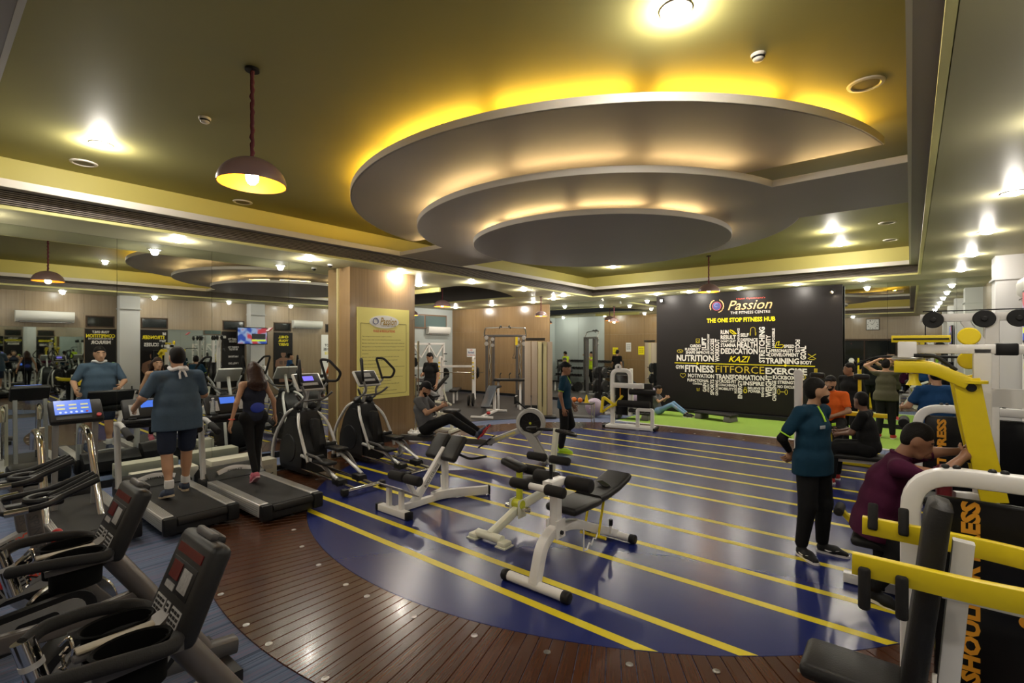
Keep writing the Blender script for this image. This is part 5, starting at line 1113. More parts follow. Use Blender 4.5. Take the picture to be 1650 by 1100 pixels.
bb_ = thing('barbell', 'chrome barbell with black plates resting on the white bench press rack', 'barbell', (-13.0, 12.7, 0), 38)
B().cyl((-1.0, -.16, 1.05), (1.0, -.16, 1.05), .014).out('bar', CHROME, bb_)
for s_ in (-1, 1):
    for k, r in enumerate((.22, .17)): put('weight_plate', disc_plate(r).mesh('weight_plate', IRON), bb_, (s_ * (.78 + .045 * k), -.16, 1.05))
# ---- white lattice rack on the far wall
t = thing('storage_rack', 'white lattice squat rack in front of the pale grey wall', 'weight rack', (-14.9, 12.6, 0), 90)
for x in (-1.2, -.4, .4, 1.2): B().bar([V((x, 0, 0)), V((x, 0, 2.15))], .08, .08, (0, 1, 0)).out('upright', WHITE, t)
for z in (2.1, 1.15): B().bar([V((-1.2, 0, z)), V((1.2, 0, z))], .08, .08).out('cross_beam', WHITE, t)
for x in (-1.2, -.4, .4):
    B().bar([V((x, .0, 2.08)), V((x + .4, 0, 1.55))], .05, .06, (0, 1, 0)).out('brace', WHITE, t); B().bar([V((x + .8, .0, 2.08)), V((x + .4, 0, 1.55))], .05, .06, (0, 1, 0)).out('brace', WHITE, t)
for x in (-1.2, -.4, .4, 1.2):
    for z in (.5, .9, 1.4, 1.7): B().cyl((x, -.02, z), (x, -.2, z), .02).out('peg', IRON, t)
for k, (x, z, r, la) in enumerate(((.4, .9, .2, 'upper'), (-.4, 1.4, .18, 'topmost'), (1.2, .9, .22, 'nearest'))):
    w_ = tag(disc_plate(r, .05, 'y').out('weight_plate', IRON), la + ' black weight plate hung on the white lattice rack', 'weight plate', 'plates on the lattice rack'); w_.location = (-14.9 + .12, 12.6 + x, z)
# ---- incline bench
t = thing('incline_bench', 'incline bench with a long dark pad and white legs on the rubber mat', 'exercise bench', (-9.6, 10.75, 0), 25)
B().rbox((0, 0, 0), (.28, .95, .07), .03, at(0, -.12, .55) @ rot(35, 0, 0)).out('back_pad', mat('slate_vinyl', (.06, .07, .085), .4), t); B().rbox((0, .5, .78), (.3, .5, .07), .03).out('seat_pad', VINYL, t)
B().bar([V((0, .45, .05)), V((0, .45, .75))], .07, .08, (0, 1, 0)).out('post', WHITE, t); B().bar([V((0, -.8, .05)), V((0, .7, .05))], .07, .07).out('spine', WHITE, t)
for y in (-.8, .7): B().bar([V((-.32, y, .04)), V((.32, y, .04))], .07, .06).out('foot', WHITE, t)
B().ell((.1, -.5, .12), (.06, .06, .05)).out('knob', RED, t)
# ---- loaded bars and plates on the mat
for k, (x, y, r, la) in enumerate(((-10.2, 11.6, .26, 'large black weight plate leaning beside the cable trainer'), (-10.75, 11.75, .21, 'smaller black weight plate by the cable trainer foot'), (-11.4, 11.9, .22, 'black weight plate near the bench press rack'), (-11.6, 11.9, .18, 'small black weight plate near the bench press rack'))):
    o = tag(disc_plate(r, .05).out('weight_plate', IRON), la, 'weight plate', 'plates standing on the mat'); o.location = (x, y, r + .004); o.rotation_euler = (0, 0, R(35))
# ---- preacher bench with forked uprights
t = thing('preacher_bench', 'black topped bench with small forked posts between the cable columns', 'exercise bench', (-9.9, 12.0, 0), 38)
B().rbox((0, 0, .95), (1.0, .4, .07), .02).out('top_pad', VINYL, t)
for x in (-.3, 0, .3): B().bar(fillet([V((x, .1, .98)), V((x, .12, 1.12)), V((x + .04, .0, 1.16))], .03), .03, .03, (0, 1, 0)).out('fork', IRON, t)
for x in (-.35, .35): B().bar([V((x, 0, 0)), V((x, 0, .92))], .07, .07, (0, 1, 0)).out('leg', WHITE, t)
# ---- dumbbell racks along the partition
def hexbell(): return B().disc((-.085, 0, 0), .062, .085, 'x', 8).disc((.085, 0, 0), .062, .085, 'x', 8).cyl((-.06, 0, 0), (.06, 0, 0), .016, 8)
hb = hexbell().mesh('dumbbell', IRON, 30)
for q, x0 in enumerate((-14.6, -12.3)):
    t = thing('dumbbell_rack', ('three tier dumbbell rack nearer the far grey wall', 'three tier dumbbell rack nearer the pillar, seen in the rear mirror')[q], 'dumbbell rack', (x0, 7.55, 0))
    for x in (-.85, .85): B().bar([V((x, -.15, 0)), V((x, -.1, 1.25))], .08, .06, (0, 1, 0)).bar([V((x, -.2, .03)), V((x, .35, .03))], .08, .06).out('side_frame', GRAPH, t)
    for k in range(3):
        B().box((0, .12 - .12 * k, .36 + .38 * k), (1.7, .26, .03), ).out('tier', GRAPH, t)
        for i in range(9):
            o = put('dumbbell', hb, None, (x0 - .74 + .185 * i, 7.55 + .12 - .12 * k, .36 + .38 * k + .079), 90); tag(o, f'black dumbbell on the {("bottom", "middle", "top")[k]} tier of the rack {("by the far grey wall", "by the pillar")[q]}, {("first", "second", "third", "fourth", "fifth", "sixth", "seventh", "eighth", "ninth")[i]} along', 'dumbbell', 'dumbbells on the racks')
# ---- leg curl machine near the turf
t = thing('leg_curl_machine', 'white leg curl machine with yellow linkage and a thick black roller beside the turf', 'weight machine', (-5.6, 11.25, 0), 10)
B().bar(fillet([V((-.25, 0, 0)), V((-.25, 0, 1.42)), V((.2, 0, 1.42)), V((.2, 0, .3))], .16, 6), .1, .1, (0, 1, 0), .02).out('arch_frame', WHITE, t)
B().rbox((-.02, .02, .8), (.3, .05, 1.0), .01).out('shroud', SHROUD, t); B().bar([V((-.05, -.02, .6)), V((-.05, -.02, 1.1))], .02, .02, (0, 1, 0)).out('stack_pin_rail', ORANGET, t)
B().bar([V((-.2, -.1, 1.05)), V((.55, -.1, 1.05))], .1, .12).out('cross_arm', WHITE, t)
B().disc((-.1, -.03, 1.5), .08, .05, 'y', 22, .03).out('pulley', WHITE, t)
B().bar(fillet([V((-.5, -.15, .35)), V((-.45, -.15, .75)), V((-.15, -.15, .55)), V((.05, -.15, .8))], .06), .06, .07, (0, 1, 0)).out('linkage', YELLOW, t); B().bar(fillet([V((-.5, -.1, .35)), V((-.3, -.1, .5)), V((0, -.1, .6))], .06), .05, .06, (0, 1, 0)).out('linkage', YELLOW, t)
B().foam((-.05, -.25, .62), (.75, -.25, .62), .085).out('thigh_roller', FOAM, t); B().foam((.2, -.1, .9), (.85, -.1, .9), .07).out('shin_roller', FOAM, t)
B().bar(fillet([V((.45, -.25, .0)), V((.45, -.25, .5)), V((.8, -.25, .5)), V((.8, -.25, 0))], .05), .08, .08, (0, 1, 0)).out('roller_stand', WHITE, t)
B().bar([V((-.35, -.1, .04)), V((.85, -.1, .04))], .4, .06).out('base_frame', WHITE, t); B().rbox((.5, .25, .72), (.4, .1, .75), .04, None, 3).out('back_pad', VINYL, t); B().rbox((.4, .0, .45), (.4, .45, .09), .04, None, 3).out('seat_pad', VINYL, t)
for x in (-.4, .85): cap(t, (x, -.1, .04), (.06, .42, .07))
# second machine between it and the mural
t = thing('leg_extension_machine', 'black padded leg extension machine by the mural edge', 'weight machine', (-6.75, 13.3, 0), 10)
B().rbox((0, .2, .8), (.5, .12, .9), .05, None, 3).out('back_pad', VINYL, t); B().rbox((0, -.1, .5), (.5, .5, .1), .04, None, 3).out('seat_pad', VINYL, t); B().bar([V((.35, .2, 0)), V((.35, .1, 1.35))], .09, .09, (0, 1, 0)).out('post', WHITE, t); B().bar([V((-.3, -.3, .04)), V((.4, .4, .04))], .1, .07).out('base_frame', WHITE, t); B().bar([V((0, .1, .0)), V((0, .1, .46))], .08, .08, (0, 1, 0)).out('seat_post', WHITE, t)
for k, (x, y, r, ma, lab) in enumerate(((-6.62, 14.4, .33, mat('lilac_rubber', (.32, .25, .33), .4), 'lilac exercise ball beside the mural'), (-7.05, 12.4, .26, mat('lilac_rubber', (.32, .25, .33), .4), 'smaller lilac exercise ball behind the white leg curl machine'))):
    t = thing('exercise_ball', lab, 'ball', (x, y, 0)); B().lathe([(r * math.sin(PI * i / 24) * (1 + .006 * (i % 2)), r + .01 - r * math.cos(PI * i / 24)) for i in range(25)], n=32, cap=False).out('skin', ma, t); B().cyl((0, -r + .005, r), (0, -r - .006, r), .015).out('valve', WHITE, t)
# plate tree, trolley of small kit, step boards
t = thing('plate_tree', 'black plate tree stacked with iron plates in front of the rear mirror', 'weight rack', (-7.3, 13.2, 0))
B().bar([V((0, 0, 0)), V((0, 0, 1.4))], .1, .1, (0, 1, 0)).bar([V((-.3, 0, .03)), V((.3, 0, .03))], .1, .06).bar([V((0, -.3, .03)), V((0, .3, .03))], .1, .06).out('post', BLACK, t)
for k, (z, s_, r) in enumerate(((1.2, 1, .16), (1.2, -1, .18), (.8, 1, .19), (.8, -1, .19), (.4, 1, .2), (.4, -1, .2))):
    B().cyl((0, 0, z), (s_ * .3, 0, z + .03), .02).out('peg', CHROME, t)
    o = tag(disc_plate(r, .07).out('weight_plate', IRON), f'black iron plate on the {("", "", "right middle", "left middle", "right low", "left low")[k] or ("right top" if s_ > 0 else "left top")} peg of the plate tree', 'weight plate', 'plates on the plate tree'); o.location = (-7.3 + s_ * .14, 13.2, z + .014)
t = thing('kit_trolley', 'small dark trolley with cones and balls behind the man in the navy polo', 'trolley', (-6.6, 10.95, 0), 20)
B().box((0, 0, .55), (.62, .4, .03)).box((0, 0, .2), (.62, .4, .03)).out('shelf', GRAPH, t)
for x in (-.29, .29):
    for y in (-.18, .18): B().cyl((x, y, 0), (x, y, .56), .015).out('leg', CHROME, t)
for k, (x, y, r, ma, lab) in enumerate(((-6.78, 10.86, .07, mat('orange_rubber', (.75, .2, .03), .5), 'small orange ball on the kit trolley'), (-6.62, 10.9, .065, MATS['orange_rubber'], 'second small orange ball beside the yellow cone on the trolley'))):
    tg = thing('small_ball', lab, 'ball', (x, y, .566)); B().lathe([(r * math.sin(PI * i / 12), r - r * math.cos(PI * i / 12)) for i in range(13)], n=18, cap=False).out('skin', ma, tg)
tg = thing('training_cone', 'yellow training cone on the kit trolley', 'cone', (-6.5, 11.02, .566)); B().lathe([(.08, 0), (.08, .012), (.055, .015), (.015, .2), (0, .2)], n=18).out('body', YELLOW, tg)
for k, (x, y, rz_, lab) in enumerate(((-4.12, 13.85, -14, 'black aerobic step board on grey feet before the mural'), (-6.0, 12.6, 8, 'low dark step board beside the white leg curl machine'))):
    t = thing('step_board', lab, 'step board', (x, y, .0135), rz_); B().rbox((0, 0, .17), (1.1, .4, .05), .02).out('top', BLACK, t); B().box((0, 0, .197), (1.0, .34, .006)).out('tread', DARK, t)
    for sx in (-.42, .42): B().rbox((sx, 0, .075), (.2, .42, .15), .02, None, 2, .9).out('foot', mat('step_grey', (.12, .115, .115), .6), t)
# reclining bench behind the pillar
t = thing('adjustable_bench', 'cream framed adjustable bench under the man in the grey hood', 'exercise bench', (-12.7, 10.95, 0), 149)
B().rbox((0, 0, 0), (.32, .8, .08), .035, at(0, -.5, .72) @ rot(-48, 0, 0)).out('back_pad', VINYL, t); B().rbox((0, .05, .46), (.34, .42, .08), .035, None, 3).out('seat_pad', VINYL, t)
B().bar([V((0, -.75, .05)), V((0, .5, .3))], .08, .07, (1, 0, 0)).out('spine', CREAM, t)
for y, z in ((-.8, .04), (.5, .04)): B().bar([V((-.3, y, z)), V((.3, y, z))], .07, .06).out('foot', CREAM, t)
B().bar([V((0, .5, .04)), V((0, .35, .42))], .07, .07, (1, 0, 0)).bar([V((0, -.75, .05)), V((0, -.6, .55))], .06, .06, (1, 0, 0)).out('post', CREAM, t)

t = thing('preacher_bench', 'cream framed preacher bench with a black arm pad beside the pillar', 'exercise bench', (-9.0, 7.85, 0), 20)
B().rbox((0, 0, 0), (.5, .36, .07), .03, at(0, 0, .92) @ rot(0, 25, 0)).out('arm_pad', VINYL, t); B().rbox((.62, 0, .5), (.34, .32, .08), .035, None, 3).out('seat_pad', VINYL, t)
B().bar([V((-.1, 0, .85)), V((.3, 0, .4)), V((.1, 0, .04))], .07, .07, (0, 1, 0)).out('slanted_post', CREAM, t); B().bar([V((.3, 0, .42)), V((.62, 0, .45))], .06, .06, (0, 1, 0)).out('seat_arm', CREAM, t)
for x in (.1, .7): B().bar([V((x, -.28, .04)), V((x, .28, .04))], .06, .06).out('foot', CREAM, t)
B().bar([V((.1, 0, .06)), V((.7, 0, .06))], .07, .06).bar([V((.62, 0, .06)), V((.62, 0, .46))], .06, .06, (0, 1, 0)).out('spine', CREAM, t)
# ================================================================ people: one continuous skin surface each, clothes and hair over it
def _n(v): v = np.asarray(v, float); l = np.linalg.norm(v); return v / l if l > 1e-9 else v
def surf(prims, res=.014, cuts=(), k=.025):
    """smooth union of tapered segments / ellipsoids -> closed surface (surface nets)"""
    lo, hi = np.full(3, 1e9), np.full(3, -1e9)
    for p in prims:
        if p[0] == 's':
            r = max(p[3], p[4]) * max(1, p[6] if len(p) > 6 else 1)
            for q in (p[1], p[2]): lo = np.minimum(lo, np.asarray(q) - r); hi = np.maximum(hi, np.asarray(q) + r)
        else:
            r = max(p[2]); lo = np.minimum(lo, np.asarray(p[1]) - r); hi = np.maximum(hi, np.asarray(p[1]) + r)
    lo -= 3 * res; hi += 3 * res
    dim = np.ceil((hi - lo) / res).astype(int) + 1
    F = np.full(dim, .2)
    ax = [lo[i] + res * np.arange(dim[i]) for i in range(3)]
    for p in prims:
        if p[0] == 's':
            a, b = np.asarray(p[1], float), np.asarray(p[2], float); r = max(p[3], p[4]) * max(1, p[6] if len(p) > 6 else 1)
            l0, h0 = np.minimum(a, b) - r - .05, np.maximum(a, b) + r + .05
        else:
            a = np.asarray(p[1], float); l0, h0 = a - max(p[2]) - .05, a + max(p[2]) + .05
        i0 = np.maximum(((l0 - lo) / res).astype(int), 0); i1 = np.minimum(((h0 - lo) / res).astype(int) + 2, dim)
        sl = tuple(slice(i0[i], i1[i]) for i in range(3))
        X, Y, Z = np.meshgrid(ax[0][sl[0]], ax[1][sl[1]], ax[2][sl[2]], indexing='ij')
        if p[0] == 's':
            d = b - a; L2 = max(d @ d, 1e-9)
            t = np.clip(((X - a[0]) * d[0] + (Y - a[1]) * d[1] + (Z - a[2]) * d[2]) / L2, 0, 1)
            vx, vy, vz = X - a[0] - t * d[0], Y - a[1] - t * d[1], Z - a[2] - t * d[2]
            q = vx * vx + vy * vy + vz * vz
            if len(p) > 6 and p[6] != 1:
                u = _n(p[5]); c = vx * u[0] + vy * u[1] + vz * u[2]; q = q - c * c + (c / p[6]) ** 2
            D = np.sqrt(np.maximum(q, 0)) - (p[3] + (p[4] - p[3]) * t)
        else:
            fr = p[3] if len(p) > 3 and p[3] is not None else np.eye(3)
            x, y, z = X - a[0], Y - a[1], Z - a[2]
            q = [(x * fr[i][0] + y * fr[i][1] + z * fr[i][2]) / p[2][i] for i in range(3)]
            g = np.sqrt(q[0] ** 2 + q[1] ** 2 + q[2] ** 2); D = (g - 1) * min(p[2])
        G = F[sl]; kk = p[-1] if isinstance(p[-1], dict) else None
        h = np.clip(.5 + .5 * (G - D) / k, 0, 1)
        F[sl] = G * (1 - h) + D * h - k * h * (1 - h)
    for pt, nn in cuts:
        nn = _n(nn)
        P_ = ((ax[0] - pt[0]) * nn[0])[:, None, None] + ((ax[1] - pt[1]) * nn[1])[None, :, None] + ((ax[2] - pt[2]) * nn[2])[None, None, :]
        F = np.maximum(F, P_)
    S = F < 0
    n0, n1, n2 = [d - 1 for d in dim]
    cor = [(i, j, l) for i in (0, 1) for j in (0, 1) for l in (0, 1)]
    cnt = sum(S[c[0]:c[0] + n0, c[1]:c[1] + n1, c[2]:c[2] + n2].astype(np.int8) for c in cor)
    act = np.argwhere((cnt > 0) & (cnt < 8))
    idx = np.full((n0, n1, n2), -1, np.int64); idx[tuple(act.T)] = np.arange(len(act))
    acc = np.zeros((len(act), 3)); num = np.zeros(len(act))
    for ci_ in cor:
        for a_ in range(3):
            if ci_[a_]: continue
            cj = list(ci_); cj[a_] = 1
            A = F[act[:, 0] + ci_[0], act[:, 1] + ci_[1], act[:, 2] + ci_[2]]; Bv = F[act[:, 0] + cj[0], act[:, 1] + cj[1], act[:, 2] + cj[2]]
            mk = (A < 0) != (Bv < 0); tt = np.where(mk, A / np.where(mk, A - Bv, 1), 0)
            pos = np.array(ci_, float)[None, :].repeat(len(act), 0); pos[:, a_] += tt
            acc[mk] += pos[mk]; num[mk] += 1
    V_ = lo + res * (act + acc / num[:, None])
    fs = []
    for a_ in range(3):
        b_, c_ = (a_ + 1) % 3, (a_ + 2) % 3
        s0 = [slice(0, d) for d in dim]; s1 = [slice(0, d) for d in dim]
        s0[a_] = slice(0, dim[a_] - 1); s1[a_] = slice(1, dim[a_])
        E_ = np.argwhere(S[tuple(s0)] != S[tuple(s1)])
        E_ = E_[(E_[:, b_] > 0) & (E_[:, c_] > 0) & (E_[:, b_] < dim[b_] - 1) & (E_[:, c_] < dim[c_] - 1)]
        if not len(E_): continue
        def g(db, dc): q = E_.copy(); q[:, b_] -= db; q[:, c_] -= dc; return idx[tuple(q.T)]
        Q = np.stack([g(1, 1), g(0, 1), g(0, 0), g(1, 0)], 1)
        flip = ~S[tuple(E_.T)]; Q[flip] = Q[flip][:, ::-1]
        fs.append(Q)
    return V_, np.concatenate(fs)
def mesh_np(name, V_, Fq, ma, extra=None, smooth=1):
    if smooth:
        for _ in range(smooth):
            acc = V_.copy(); num = np.ones(len(V_))
            for i in range(4): np.add.at(acc, Fq[:, i], V_[Fq[:, (i + 1) % 4]]); np.add.at(num, Fq[:, i], 1)
            V_ = acc / num[:, None]
    v = V_.tolist(); f = Fq.tolist()
    if extra:
        o = len(v); v += [tuple(x) for x in extra.v]; f += [[i + o for i in q] for q in extra.f]
    me = bpy.data.meshes.new(name); me.from_pydata(v, [], f); me.polygons.foreach_set('use_smooth', [True] * len(me.polygons))
    me.materials.append(ma); return me
SKINS = {'a': mat('skin_brown', (.27, .13, .075), .5), 'b': mat('skin_tan', (.40, .22, .13), .5), 'c': mat('skin_dark', (.16, .075, .045), .5)}
HAIR = mat('black_hair', (.007, .0055, .005), .6, bump=.5, scale=160, spec=.15)
CLOTH = {}
def cloth(name, col, r=.85):
    return mat('cloth_' + name, col, r, var=.12, scale=25, bump=.25, spec=.15)
# shoe meshes: made once, 28 cm long, heel at origin, toe along +y
def shoe_mesh():
    V_, F_ = surf([('s', (0, .03, .045), (0, .13, .05), .043, .04, (1, 0, 0), .95), ('s', (0, .12, .04), (.005, .215, .026), .042, .03, (1, 0, 0), 1.15), ('s', (0, .015, .05), (0, .03, .10), .038, .036)], .009, [((0, 0, .012), (0, 0, -1)), ((0, 0, .108), (0, 0, 1))], .03)
    return V_, F_
_sv, _sf = shoe_mesh()
def sole_mesh():
    pts = [(.0, -.03), (.03, -.02), (.04, .03), (.036, .1), (.046, .16), (.045, .2), (.028, .24), (.004, .252), (-.02, .245), (-.04, .21), (-.045, .16), (-.037, .1), (-.04, .03), (-.03, -.02)]
    return B().prism(pts, 0, .022)
_shoes = {}
def shoes(ma, sole):
    key = (ma.name, sole.name)
    if key not in _shoes: _shoes[key] = (mesh_np('shoe', _sv, _sf, ma), sole_mesh().mesh('sole', sole, 30))
    return _shoes[key]
DEF = dict(pel=(0, 0, .95), che=(0, .005, 1.25), nec=(0, -.02, 1.45), hea=(0, .02, 1.60), shR=(.175, -.01, 1.40), elR=(.235, -.05, 1.13), wrR=(.25, .03, .88), hiR=(.09, 0, .92), knR=(.10, .03, .50), anR=(.10, -.03, .10),
           shL=(-.175, -.01, 1.40), elL=(-.235, -.05, 1.13), wrL=(-.25, .03, .88), hiL=(-.09, 0, .92), knL=(-.10, .03, .50), anL=(-.10, -.03, .10))
def person(label, loc, rz, J=None, skin='a', shirt=None, sleeve=.55, pants=None, short=False, shoe=None, sole=None, hair='short', beard=False, fat=0.0, sc_=1.0, res=.016,
           hf=(0, 1, 0), hu=(0, 0, 1), toeR=(.1, 1, 0), toeL=(-.1, 1, 0), curl=.5, hem=.84, female=False, collar=None, pnR=None, pnL=None, cap_=None, longsleeve=None, flat_feet=True):
    j = {k: np.array(v, float) for k, v in DEF.items()}
    for k, v in (J or {}).items(): j[k] = np.array(v, float)
    t = thing('person', label, 'person', loc, rz); t.scale = (sc_,) * 3
    lat = _n(j['shR'] - j['shL']); hl = _n(j['hiR'] - j['hiL'])
    f_ = _n(hf); u_ = _n(np.array(hu, float) - f_ * (np.array(hu, float) @ f_)); r_ = np.cross(f_, u_); fr = np.array([r_, f_, u_]); h = j['hea']
    def H(x, y, z): return h + r_ * x + f_ * y + u_ * z
    sk = SKINS[skin]
    P = [('e', H(0, -.005, .02), (.074, .092, .098), fr), ('e', H(0, .022, -.04), (.058, .07, .085), fr), ('s', H(-.015, .062, -.10), H(.015, .062, -.10), .026, .026),
         ('s', H(0, .09, .0), H(0, .106, -.034), .007, .014), ('e', H(.075, -.01, -.012), (.009, .02, .03), fr), ('e', H(-.075, -.01, -.012), (.009, .02, .03), fr),
         ('s', H(-.03, .08, .025), H(.03, .08, .025), .012, .012), ('s', H(-.02, .088, -.064), H(.02, .088, -.064), .009, .009),
         ('s', j['nec'] + _n(j['che'] - j['nec']) * .04, H(0, -.02, -.07), .058, .05)]
    mid = (j['pel'] + j['che']) / 2
    fwd = np.cross(_n(j['nec'] - j['pel']), lat) ; bw = .01 if female else 0
    P += [('s', j['hiL'], j['hiR'], .10, .10), ('s', j['pel'], mid, .10 + fat, .095 + fat - bw, lat, 1.35), ('s', mid, j['che'], .095 + fat - bw, .103 + fat * .4, lat, 1.38), ('s', j['che'], j['nec'] - (j['nec'] - j['che']) * .35, .103 + fat * .4, .075, lat, 1.5), ('s', j['shL'], j['shR'], .052, .052)]
    if female: P += [('e', j['che'] + fwd * .08 + lat * .07, (.06, .055, .06)), ('e', j['che'] + fwd * .08 - lat * .07, (.06, .055, .06))]
    ag = .85 if female else 1.0 + fat
    for s_ in 'RL':
        sh, el, wr = j['sh' + s_], j['el' + s_], j['wr' + s_]; hi, kn, an = j['hi' + s_], j['kn' + s_], j['an' + s_]
        P += [('s', sh, el, .05 * ag, .039 * ag), ('s', el, wr, .041 * ag, .027 * ag)]
        P += [('s', hi, kn, .088 * ag, .056 * ag), ('s', kn, an, .054 * ag, .036), ('s', kn + (an - kn) * .2, kn + (an - kn) * .45, .052 * ag, .05 * ag)]
    ex = B()
    for s_, pn in (('R', pnR), ('L', pnL)):
        el, wr = j['el' + s_], j['wr' + s_]; d = _n(wr - el)
        inward = (j['sh' + ('L' if s_ == 'R' else 'R')] - j['sh' + s_])
        pn_ = _n(np.array(pn, float)) if pn is not None else _n(inward - d * (inward @ d)); pn_ = _n(pn_ - d * (pn_ @ d)); w_ = np.cross(d, pn_)
        if s_ == 'L': w_ = -w_
        P += [('s', wr + d * .03, wr + d * .075, .026, .026, w_, 1.5)]
        for q, (o, L_) in enumerate(((-.034, .062), (-.012, .078), (.011, .082), (.033, .072))):
            b0 = wr + d * .075 + w_ * o; pts = [b0, b0 + d * .03]
            a1 = curl * 1.0; p1 = pts[-1] + (d * math.cos(a1) + pn_ * math.sin(a1)) * L_ * .5; a2 = curl * 2.1; p2 = p1 + (d * math.cos(a2) + pn_ * math.sin(a2)) * L_ * .5
            ex.rod([V(x) for x in pts + [p1, p2]], .0095, 7, scl=[1, 1, .92, .7])
        b0 = wr + d * .035 + w_ * .03; p1 = b0 + _n(d * .6 + w_ * .7 + pn_ * .35) * .045; p2 = p1 + _n(d * .9 + w_ * .15 + pn_ * .4) * .035
        ex.rod([V(b0), V(p1), V(p2)], .011, 7, scl=[1.1, 1, .7])
    V_, F_ = surf(P, res)
    put('body', mesh_np('body', V_, F_, sk, ex), t)
    # eyes, brows, lips
    for s_ in (-1, 1):
        put('eye', B().ell(H(s_ * .03, .074, .004), (.012, .012, .009), 10, 7).mesh('eye', mat('eye_white', (.6, .57, .53), .2), 60), t)
        put('pupil', B().ell(H(s_ * .03, .083, .004), (.006, .005, .006), 8, 6).mesh('pupil', BLACK, 60), t)
        put('eyebrow', B().rod([V(H(s_ * .015, .092, .026)), V(H(s_ * .034, .091, .032)), V(H(s_ * .052, .08, .026))], .005, 6).mesh('eyebrow', HAIR), t)
    put('lips', B().rod([V(H(-.022, .09, -.066)), V(H(-.008, .099, -.062)), V(H(.008, .099, -.062)), V(H(.022, .09, -.066))], .007, 6, scl=[.5, 1, 1, .5]).mesh('lips', mat('lip_brown', (.22, .08, .06), .5)), t)
    # hair
    if hair:
        hp = [('e', H(0, -.012, .044), (.079, .099, .096), fr), ('e', H(0, -.04, -.005), (.077, .062, .075), fr)]
        cu = [(H(0, .058, .03), f_ * .9 - u_ * .75)]
        if hair == 'long':
            bk = -f_
            hp += [('s', H(0, -.06, 0), j['nec'] - np.array([0, 0, .02]) + bk * .1, .09, .095, lat, 1.25), ('s', j['nec'] - np.array([0, 0, .02]) + bk * .1, j['che'] + bk * .13 + np.array([0, 0, .02]), .07, .075, lat, 2.0), ('s', j['che'] + bk * .13 + np.array([0, 0, .02]), mid + bk * .15 - np.array([0, 0, .06]), .062, .035, lat, 2.2)]
        if hair == 'bun': hp += [('e', H(0, -.12, .03), (.045, .045, .045))]
        V_, F_ = surf(hp, .011, cu, .02); put('hair', mesh_np('hair', V_, F_, HAIR if hair != 'long' else mat('dark_brown_hair', (.028, .012, .008), .45, var=.4, scale=40, bump=.6), smooth=1), t)
    if cap_:
        V_, F_ = surf([('e', H(0, -.01, .045), (.088, .104, .09), fr), ('s', H(-.03, .09, .06), H(.03, .09, .06), .014, .014, f_, 2.6)], .011, [(H(0, 0, .03), -u_)], .01); put('cap', mesh_np('cap', V_, F_, cap_), t)
    if beard:
        V_, F_ = surf([('e', H(0, .022, -.048), (.0625, .0715, .081), fr), ('s', H(-.016, .064, -.102), H(.016, .064, -.102), .030, .030), ('s', H(-.03, .09, -.045), H(.03, .09, -.045), .012, .012)], .009, [(H(0, .0, -.035), u_ * 1 + f_ * .12), (H(0, .0, -.03), -f_)], .012)
        put('beard', mesh_np('beard', V_, F_, HAIR), t)
    # shirt
    if shirt:
        nk0 = _n(j['nec'] - j['che'])
        kx = 1.37 if female else 1.6 - fat * 3
        Q = [('s', j['pel'], mid, .112 + fat, .108 + fat - bw, lat, kx), ('s', mid, j['che'], .108 + fat - bw, .115 + fat * .4, lat, kx), ('s', j['che'], j['nec'] - (j['nec'] - j['che']) * .3, .115 + fat * .4, .085, lat, 1.5), ('s', j['shL'] * (1 if sleeve > 0 else .6) + j['shR'] * (0 if sleeve > 0 else .4), j['shR'] * (1 if sleeve > 0 else .6) + j['shL'] * (0 if sleeve > 0 else .4), .060, .060)]
        if female: Q += [('e', j['che'] + fwd * .085 + lat * .07, (.066, .06, .066)), ('e', j['che'] + fwd * .085 - lat * .07, (.066, .06, .066))]
        for s_ in 'RL':
            sh, el, wr = j['sh' + s_], j['el' + s_], j['wr' + s_]
            if sleeve > 0: Q.append(('s', sh, sh + (el - sh) * min(sleeve, 1), .064 * ag, .057 * ag))
            if sleeve > 1: Q.append(('s', el, el + (wr - el) * (sleeve - 1), .052 * ag, .04 * ag))
            Q.append(('s', (j['hi' + s_] + j['pel']) / 2, j['pel'], .115 + fat * .6, .115 + fat * .6))
        ax_ = _n(j['pel'] - j['che'])
        if hem < .85: Q.append(('s', j['pel'], j['pel'] + ax_ * (.99 - hem), .136 + fat * .6, .14 + fat * .6, lat, (.236 + fat * .45) / (.14 + fat * .6)))
        for s_ in 'RL': Q.append(('s', j['nec'] - nk0 * .01, j['sh' + s_] * .7 + j['nec'] * .3 - nk0 * .01, .05, .055)) if sleeve > 0 else None
        hemp = j['pel'] + ax_ * (.95 - hem)
        nk = _n(j['nec'] - j['che'])
        V_, F_ = surf(Q, res, [(hemp, ax_), (j['nec'] + nk * .015, nk)], .03); put('shirt', mesh_np('shirt', V_, F_, shirt), t)
